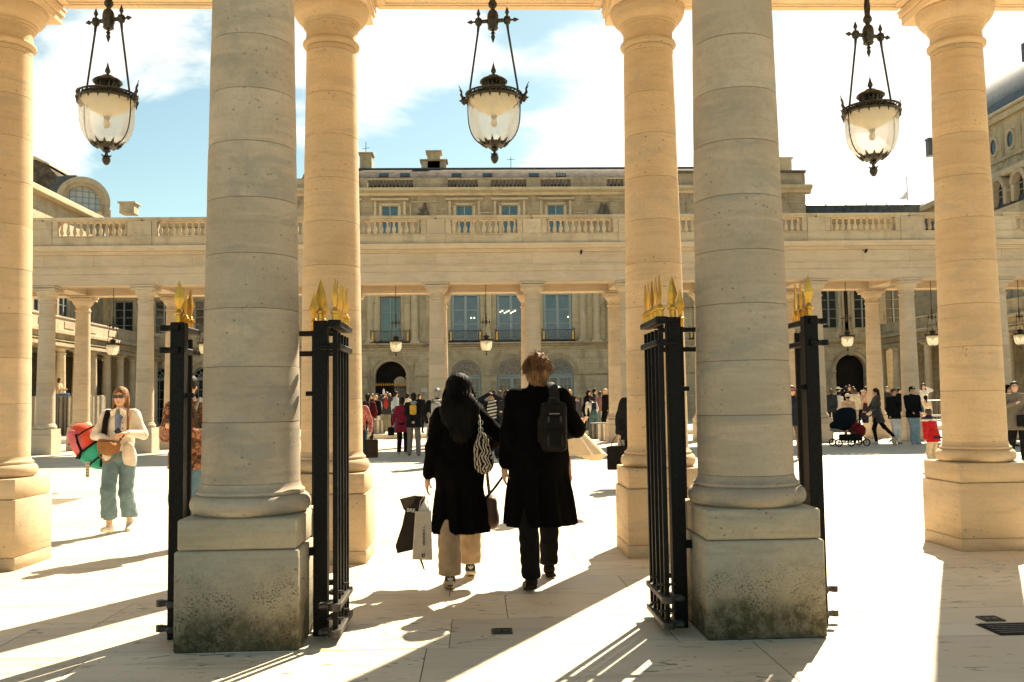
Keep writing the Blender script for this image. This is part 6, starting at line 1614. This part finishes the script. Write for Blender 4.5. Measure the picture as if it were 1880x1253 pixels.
crowd(748, 40.5, 1.72, 20, 'person in a pale hooded top behind the man with the yellow backpack', (jk, (.55, .53, .46)), ('slim', DK), ('short', 'hair_dark'))
crowd(771, 41, 1.70, 160, 'dark haired person just right of the man with the yellow backpack', (jk, DK), ('slim', DK), ('bob', 'hair_dark'))
a = crowd(803, 21.5, 1.78, 6, 'grey haired man in a black coat left of the long haired woman', ('long', DK), ('slim', DK), ('short', 'hair_grey'), lh=(-.26, .12, 1.0)); backpack(a, (.25, .24, .23), 'black and white patterned backpack on the grey haired man', .8)
link('collar', smesh('collar', [ell(a['nk'] + V3(0, -.04, .0), (.10, .08, .035), k=.02)], .02, cm((.5, .5, .48))), a['t'])
crowd(823, 24, 1.58, 5, 'short brown haired person peeping out left of the long haired woman', (jk, DK), ('slim', DK), ('bob', 'hair_brown'), sex='f')
a = crowd(657, 18.6, 1.66, 175, 'woman in a red patterned blouse mostly hidden behind the orange column at the left', (sht, (.25, .04, .035), 'print', (.42, .22, .18)), ('slim', (.02, .03, .05)), ('long', 'hair_brown'), sex='f', lh=(-.26, .10, .95), rh=(.25, .1, .9))
tote(a, -1, (.02, .016, .013), 'dark brown tote bag hanging beside the orange column at the left', w=.26, h=.38, drop=.10, dx=-.03)
# centre right, between and beyond the couple
a = figure(px=905, py=842, heading=186, H=1.76, label='man in a striped shirt holding a camera to his face between the couple', lh=(-.07, .20, 1.63), rh=(.08, .20, 1.66), lhint=(-1, 0, -.8), rhint=(1, 0, -.8), top=(sht, (.02, .02, .02), 'stripes', (.62, .58, .5)), bottom=('straight', (.016, .016, .018)), hair=('cap', (.012, .012, .012)), vox=.021)
link('jacket', smesh('jacket', [x for s_ in (-1, 1) for x in (cap(a['sh'][s_], a['el'][s_], .078, .066, k=.03), cap(a['el'][s_], a['wr'][s_], .064, .05, k=.02), cap(a['sh'][s_] * V3(.8, 1, 1), a['pel'] + V3(s_ * .14, -.01, -.06), .075, .085, (1, 1.2, 1), k=.03))] + [cap(a['sh'][-1] + V3(0, -.07, -.05), a['sh'][1] + V3(0, -.07, -.05), .07, k=.03), cap(a['che'] + V3(0, -.09, 0), a['pel'] + V3(0, -.09, 0), .13, .14, (1.1, .6, 1), k=.03)], .021, cm((.014, .015, .020))), a['t'])
carried('camera', a, 'small black camera held to the face of the man in the striped shirt', 'camera', [('camera_body', smesh('camera_body', [bxx((0, a['hd'][1] + .15, a['hd'][2] + .01), (.07, .03, .045), .01, .01), cap((0, a['hd'][1] + .15, a['hd'][2]), (0, a['hd'][1] + .24, a['hd'][2]), .035, k=.01)], .012, 'screen'), (0, 0, 0))])
crowd(932, 23.5, 1.74, 190, 'dark long haired woman with folded arms just left of the man in the long coat', (ct, (.025, .024, .024)), ('slim', DK), ('long', 'hair_dark'), sex='f', lh=(.08, .20, 1.22), rh=(-.08, .22, 1.20), lhint=(-1, 0, -.5), rhint=(1, 0, -.5))
crowd(918, 40.5, 1.78, 20, 'man with a dark jacket standing behind the photographer in stripes', (jk, DK), ('slim', DK), ('short', 'hair_brown'))
crowd(951, 42, 1.74, 150, 'person whose head shows left of the neck of the man in black', (jk, (.3, .26, .2)), ('slim', DK), ('short', 'hair_brown'))
crowd(862, 40.6, 1.66, 200, 'person behind the shoulder of the long haired woman', (jk, (.06, .06, .07)), ('slim', DK), ('short', 'hair_dark'))
crowd(1046, 40.4, 1.78, 200, 'woman with wavy fair hair and black jacket right of the man in black', (jk, DK), ('slim', DK), ('long', 'hair_blonde'), sex='f')
crowd(1034, 41.5, 1.72, 180, 'blonde person close to the right shoulder of the man in black', (jk, (.4, .35, .3)), ('slim', DK), ('short', 'hair_blonde'))
crowd(1059, 42.5, 1.5, 180, 'small dark haired child near the tall stone posts', (jk, (.15, .15, .18)), ('slim', DK), ('short', 'hair_dark'))
crowd(1076, 41, 1.76, 150, 'woman with big black curly hair leaning over the stone post', (jk, DK), ('slim', DK), ('long', 'hair_black'), sex='f', lean=(0, .22), lh=(-.15, .4, .95), rh=(.15, .4, .95))
a = crowd(1090, 39.0, 1.70, -12, 'person in a white top and teal jeans bending forward, navy backpack on', (sht, (.62, .58, .5)), ('straight', (.045, .10, .12)), ('short', 'hair_dark'), lean=(0, .30), lh=(-.22, .35, .95), rh=(.22, .35, .95), lfoot=(-.2, 0, .085), rfoot=(.2, 0, .085)); backpack(a, (.012, .02, .04), 'navy backpack on the bending person in teal jeans', .8)
crowd(1092, 42.5, 1.84, 120, 'short haired man in a dark jacket behind the bending person', (jk, (.03, .03, .035)), ('slim', DK), ('short', 'hair_dark'))
a = crowd(1112, 40.2, 1.80, 250, 'balding man in a black vest and white sleeves beside the far column', (jk, DK), ('slim', DK), ('bob', 'skin_fair')); tote(a, 1, (.62, .58, .5), 'white bag hanging at the side of the balding man', w=.2, h=.35, drop=.02)
crowd(1102, 41.5, 1.70, 30, 'person in a grey skirt and pink jacket beside the far column', (jk, (.30, .15, .15)), ('skirt', (.20, .22, .23)), ('short', 'hair_brown'), sex='f')
# cape: woman hidden in front of the man
a = crowd(1022, 12.0, 1.62, 20, 'woman in front of the man in black, hidden but for her wide cream cape', (jk, (.60, .50, .36)), ('slim', (.22, .07, .04)), ('long', 'hair_brown'), sex='f', rh=(.36, .0, 1.28), rhint=(.6, 0, -1), vox=.018)
m = MB(); n = 26; vs = []; fs = []
for lay, dr in ((0, 0), (1, -.012)):
    for j in range(8):
        v = j / 7
        for i in range(n):
            u = i / (n - 1); an = R(100 - 190 * u); rad = .06 + dr + v * (.50 + .14 * math.exp(-((u - .52) / .16) ** 2)) * (1 + .05 * math.sin(u * 38)); vs.append((rad * math.cos(an) * .95 + .02, rad * math.sin(an) * .6, 1.42 - v * (.60 + .10 * math.exp(-((u - .35) / .2) ** 2) - .04 * math.exp(-((u - .55) / .1) ** 2))))
for lay in (0, 1):
    for j in range(7):
        for i in range(n - 1): a0 = lay * 8 * n + j * n + i; fs.append((a0, a0 + 1, a0 + n + 1, a0 + n))
m.add(vs, fs); flat('cream_cloth', (.62, .50, .34), .85, var=.05); o = m.build('cape', 'cream_cloth', a['t'], smooth=80)
# dark coated person with tote by the right orange column
a = crowd(1164, 15.5, 1.72, 185, 'person in a black puffer jacket mostly hidden behind the right orange column', ('puffer', (.012, .012, .013)), ('slim', DK), ('long', 'hair_dark'), sex='f', rh=(.27, .06, .92), vox=.018)
tote(a, 1, (.010, .010, .010), 'big black tote bag sticking out left of the right orange column', w=.34, h=.40, drop=.16, dx=.04)
# right part
figure(px=1458, py=843, heading=183, H=1.74, label='red haired woman in sunglasses between the right gate and the grey column', sex='f', lh=(-.22, .1, 1.0), rh=(.14, .18, 1.05), top=(jk, (.018, .020, .030)), bottom=('slim', (.20, .17, .16), 'check', (.10, .085, .08)), shoe=(.45, .35, .28), hair=('long', 'hair_red'), extras=('sunglasses',), vox=.018)
crowd(1475, 25, 1.74, 175, 'man with dark hair and tan jacket behind the right black gate', (jk, (.20, .11, .06)), ('slim', DK), ('short', 'hair_dark'))
crowd(1453, 41, 1.72, 0, 'person behind the red haired woman', (jk, (.10, .10, .10)), ('slim', DK), ('short', 'hair_dark'))
crowd(1527, 40.4, 1.66, 10, 'person in a navy coat at the left of the group behind the stroller', ('long', (.018, .022, .03)), ('slim', DK), ('short', 'hair_brown'))
crowd(1538, 40.8, 1.56, 60, 'person in a white jacket leaning beside the navy coat', (jk, (.60, .60, .60)), ('slim', (.06, .06, .06)), ('short', 'hair_dark'), lean=(0, .12))
crowd(1540, 45, 1.80, 90, 'person in a grey green jacket and pale cap at the back of the right group', (jk, (.12, .13, .10)), ('slim', DK), ('cap', (.5, .48, .42)))
crowd(1561, 43, 1.86, 200, 'tall man with short dark hair in front of the dark archway', (jk, (.05, .05, .06)), ('slim', DK), ('short', 'hair_dark'))
crowd(1554, 41, 1.78, 0, 'person in black with dark hair behind the beige hooded coat', (jk, DK), ('slim', DK), ('short', 'hair_dark'))
crowd(1568, 41.4, 1.76, 20, 'person with an orange brown jacket right of the black clad one', (jk, (.30, .13, .07)), ('slim', DK), ('short', 'hair_brown'))
crowd(1570, 40.3, 1.66, 5, 'person in a pale yellow top behind the stroller canopy', (jk, (.50, .44, .33)), ('slim', (.3, .28, .25)), ('bob', 'hair_brown'), sex='f')
crowd(1581, 42.4, 1.60, 180, 'short person with a cap bending near the archway', (jk, (.35, .30, .25)), ('slim', DK), ('cap', (.4, .4, .4)), lean=(0, .2))
crowd(1591, 40.6, 1.74, 280, 'woman in a pink beige top beside the far column', (sht, (.48, .30, .21)), ('skirt', (.05, .02, .02)), ('pony', 'hair_dark'), sex='f', lh=(-.1, .3, 1.0), rh=(.1, .3, 1.0))
a = crowd(1557, 31.2, 1.58, 4, 'older person in a beige hooded coat and pale hat behind the stroller', ('long', (.47, .34, .24)), ('slim', (.1, .08, .07)), ('beanie', (.58, .46, .36)))
link('hood', smesh('hood', [ell(a['nk'] + V3(0, -.09, -.03), (.15, .08, .08), k=.02)], .022, cm((.47, .34, .24))), a['t'])
b = figure(px=1612, py=816, heading=-84, H=1.72, label='dark haired woman in a grey blazer pushing a stroller', sex='f', lh=(-.12, .34, 1.05), rh=(.12, .34, 1.05), lfoot=(-.05, .06, .085), rfoot=(.05, -.55, .20), heel=(0, .7), top=('long', (.055, .052, .046)), bottom=('slim', (.010, .010, .010)), shoe=(.55, .5, .45), hair=('pony', 'hair_dark'), vox=.020)
figure(px=1644, py=815, heading=172, H=1.70, label='person in black jacket and white trousers, hand at the mouth, leaning on the column base', lh=(.02, .12, 1.50), lhint=(-.6, .3, -1), rh=(.22, .1, .9), top=(jk, (.012, .012, .012)), bottom=('straight', (.80, .76, .68)), shoe=(.5, .42, .3), hair=('short', 'hair_brown'), lfoot=(-.06, .1, .085), rfoot=(.06, .0, .085), vox=.020, extras=('eyes',))
a = figure(px=1678, py=815, heading=180, H=1.76, label='person in black cap, black sweater and pale jeans leaning on the far column base', lh=(-.14, .2, 1.0), rh=(.10, .2, .98), top=(jk, (.010, .010, .010)), bottom=('straight', (.28, .37, .40)), shoe=(.35, .42, .48), hair=('cap', (.012, .012, .012)), lfoot=(-.05, .12, .085), rfoot=(.06, .05, .085), vox=.020, extras=('eyes',))
q = MB(); q.box((a['hd'][0], a['hd'][1] + .096, a['hd'][2] + .085), (.035, .012, .03), b=.004); q.build('cap_badge', 'white_board', a['t'])
carried('bottle', a, 'clear blue bottle carried by the person in the black cap', 'bottle', [('bottle_body', smesh('bottle_body', [cap((-.26, .15, 1.0), (-.20, .2, 1.18), .045, .03, k=.01)], .016, cm((.14, .18, .24), rough=.3)), (0, 0, 0))])
crowd(1630, 41, 1.74, 180, 'grey haired person in the shade behind the blazer', (jk, (.04, .04, .04)), ('slim', DK), ('short', 'hair_grey'))
crowd(1652, 41, 1.66, 160, 'person in black behind the white trousers', (jk, DK), ('slim', DK), ('short', 'hair_dark'))
a = crowd(1697, 40.4, 1.84, 200, 'woman in a white top with long dark hair beyond the black cap', (sht, (.62, .60, .57)), ('slim', (.3, .3, .3)), ('long', 'hair_brown'), sex='f', lh=(-.08, .2, 1.6), lhint=(-1, 0, -.7))
a = crowd(1700, 36.4, 1.50, 10, 'person in a cream jacket with dark hair between the black cap and the child', (jk, (.58, .48, .34)), ('slim', DK), ('pony', 'hair_black'), sex='f')
c = figure(loc=tuple(gnd(1716, 863))[:2] + (0,), heading=-25, H=1.20, label='child in a red, white and navy jacket bending forward behind the right column base', lean=(-.03, .10), lh=(-.30, .02, .80), rh=(.15, .35, .9), top=('puffer', (.38, .010, .014)), bottom=('straight', (.50, .40, .28)), shoe=(.3, .3, .3), hair=('short', 'hair_brown'), vox=.020)
for nm_, zc, zt, cc in (('white_yoke', .20, .27, (.60, .54, .45)), ('navy_yoke', .27, .60, (.016, .024, .034))):
    che, nk = c['che'], c['nk']
    link(nm_, smesh(nm_, [cap(che, nk - V3(0, 0, .06), .192, .142, (1.2, .86, 1), k=.04), cap(c['sh'][-1], c['sh'][1], .096, k=.04), cap(nk - V3(0, 0, .05), nk + V3(0, -.01, .03), .09, .085, k=.02)] + [cap(c['sh'][s_], c['el'][s_], .100, .088, k=.03) for s_ in (-1, 1)], .020, cm(cc), [((0, 0, c['che'][2] + zc - .12), (0, 0, -1)), ((0, 0, c['che'][2] + zt - .12), (0, 0, 1))]), c['t'])
q = MB(); q.tube([(-.16, -.16, .93), (0, -.20, .93), (.16, -.16, .93)], .022, 6, flat=1.5); q.build('reflective_band', cm((.02, .02, .03)), c['t'])
a = figure(px=1869, py=846, heading=205, H=1.74, label='woman in a grey jacket and black trousers with a black bag at the right edge', sex='f', rh=(.02, .22, 1.28), rhint=(1, 0, -.7), lh=(-.18, .2, 1.1), top=('long', (.16, .135, .105)), bottom=('slim', (.012, .011, .011)), shoe=(.03, .025, .02), hair=('cap', (.03, .025, .02)), vox=.018, extras=('eyes',))
tote(a, -1, (.012, .012, .012), 'black handbag of the woman in grey at the right edge', w=.26, h=.26, drop=.02, dx=.06, dy=.05)
crowd(1852, 26, 1.74, 175, 'woman with long black hair behind the one in grey at the right edge', (jk, (.03, .03, .035)), ('slim', DK), ('long', 'hair_black'), sex='f', extras=('sunglasses',))
# sitting at the far left
p = at(108, 750, 45.5)
figure(loc=(p.x, 45.5, ZP + 1.90 - .42), heading=90, H=1.70, label='person in blue jeans sitting on a tall stone post at the far left', top=(jk, (.42, .30, .18)), bottom=('slim', (.06, .12, .20)), hair=('bob', 'hair_brown'), seated=True, lfoot=(-.1, .42, .08), rfoot=(.1, .42, .08), lh=(-.15, .3, .75), rh=(.15, .3, .75), vox=.03, sex='f')
crowd(131, 47, 2.06 - .3, 180, 'person whose head shows between the posts at the far left', (jk, DK), ('slim', DK), ('short', 'hair_brown'))
# stroller
sp_ = gnd(1563, 820)
t = empty('stroller', (sp_.x, sp_.y + .15, 0), R(3)); tag(t, 'black stroller with a hooded canopy and red seat in front of the far column', 'stroller')
m = MB()
wheels = [(-.40, -.22), (-.40, .22), (-.14, -.24), (.10, .24), (.42, -.24), (.42, .24)]
for x, y in ((-.42, -.22), (-.42, .22), (.42, -.26), (.42, .26), (-.05, -.24)):
    q = MB(); arch_ring(q, 0, 0, .085, .115, -.02, .02, 20, 0, 2 * PI); o = q.build('wheel', 'iron', t, (x, y, .115)); q = MB()
    for k in range(6): q.tube([(0, 0, 0), (.09 * math.cos(k * PI / 3), 0, .09 * math.sin(k * PI / 3))], .008, 4)
    q.lathe([(.02, -.02), (.02, .02)], n=8, M=Matrix.Rotation(R(90), 4, 'X')); q.build('spokes', 'galv', o)
for s_ in (-1, 1):
    q = MB(); q.tube([(-.42, .22 * s_, .13), (-.38, .22 * s_, .42), (.02, .22 * s_, .58), (.42, .24 * s_, .22), (.42, .25 * s_, .12)], .014, 6); q.tube([(-.10, .23 * s_, .42), (.45, .24 * s_, .80), (.78, .22 * s_, 1.06)], .014, 6); q.build('frame', 'iron', t)
q = MB(); q.tube([(.78, -.22, 1.06), (.80, 0, 1.08), (.78, .22, 1.06)], .02, 8); q.build('handle', 'iron_worn', t)
link('canopy', smesh('canopy', [ell((-.10, 0, .86), (.34, .27, .30), k=.03), ell((.05, 0, 1.02), (.17, .22, .14), k=.05), ell((-.30, 0, .62), (.28, .25, .16), k=.08)], .022, cm((.006, .009, .013), rough=.7), [((0, 0, .52), (.25, 0, -1))]), t)
link('seat', smesh('seat', [bxx((.22, 0, .52), (.20, .22, .15), .06, .03, rotm(0, 35, 0)), ell((.36, 0, .46), (.14, .22, .20), k=.05)], .022, cm((.16, .008, .014))), t)
link('basket', smesh('basket', [bxx((.05, 0, .26), (.30, .20, .10), .05, .03)], .022, cm((.014, .014, .014))), t)
link('footmuff', smesh('footmuff', [ell((-.40, 0, .50), (.18, .18, .07), k=.04)], .022, cm((.25, .21, .16))), t)
link('cloth_bag', smesh('cloth_bag', [bxx((.62, .18, .80), (.09, .07, .12), .03, .02)], .02, cm((.05, .045, .05))), t)
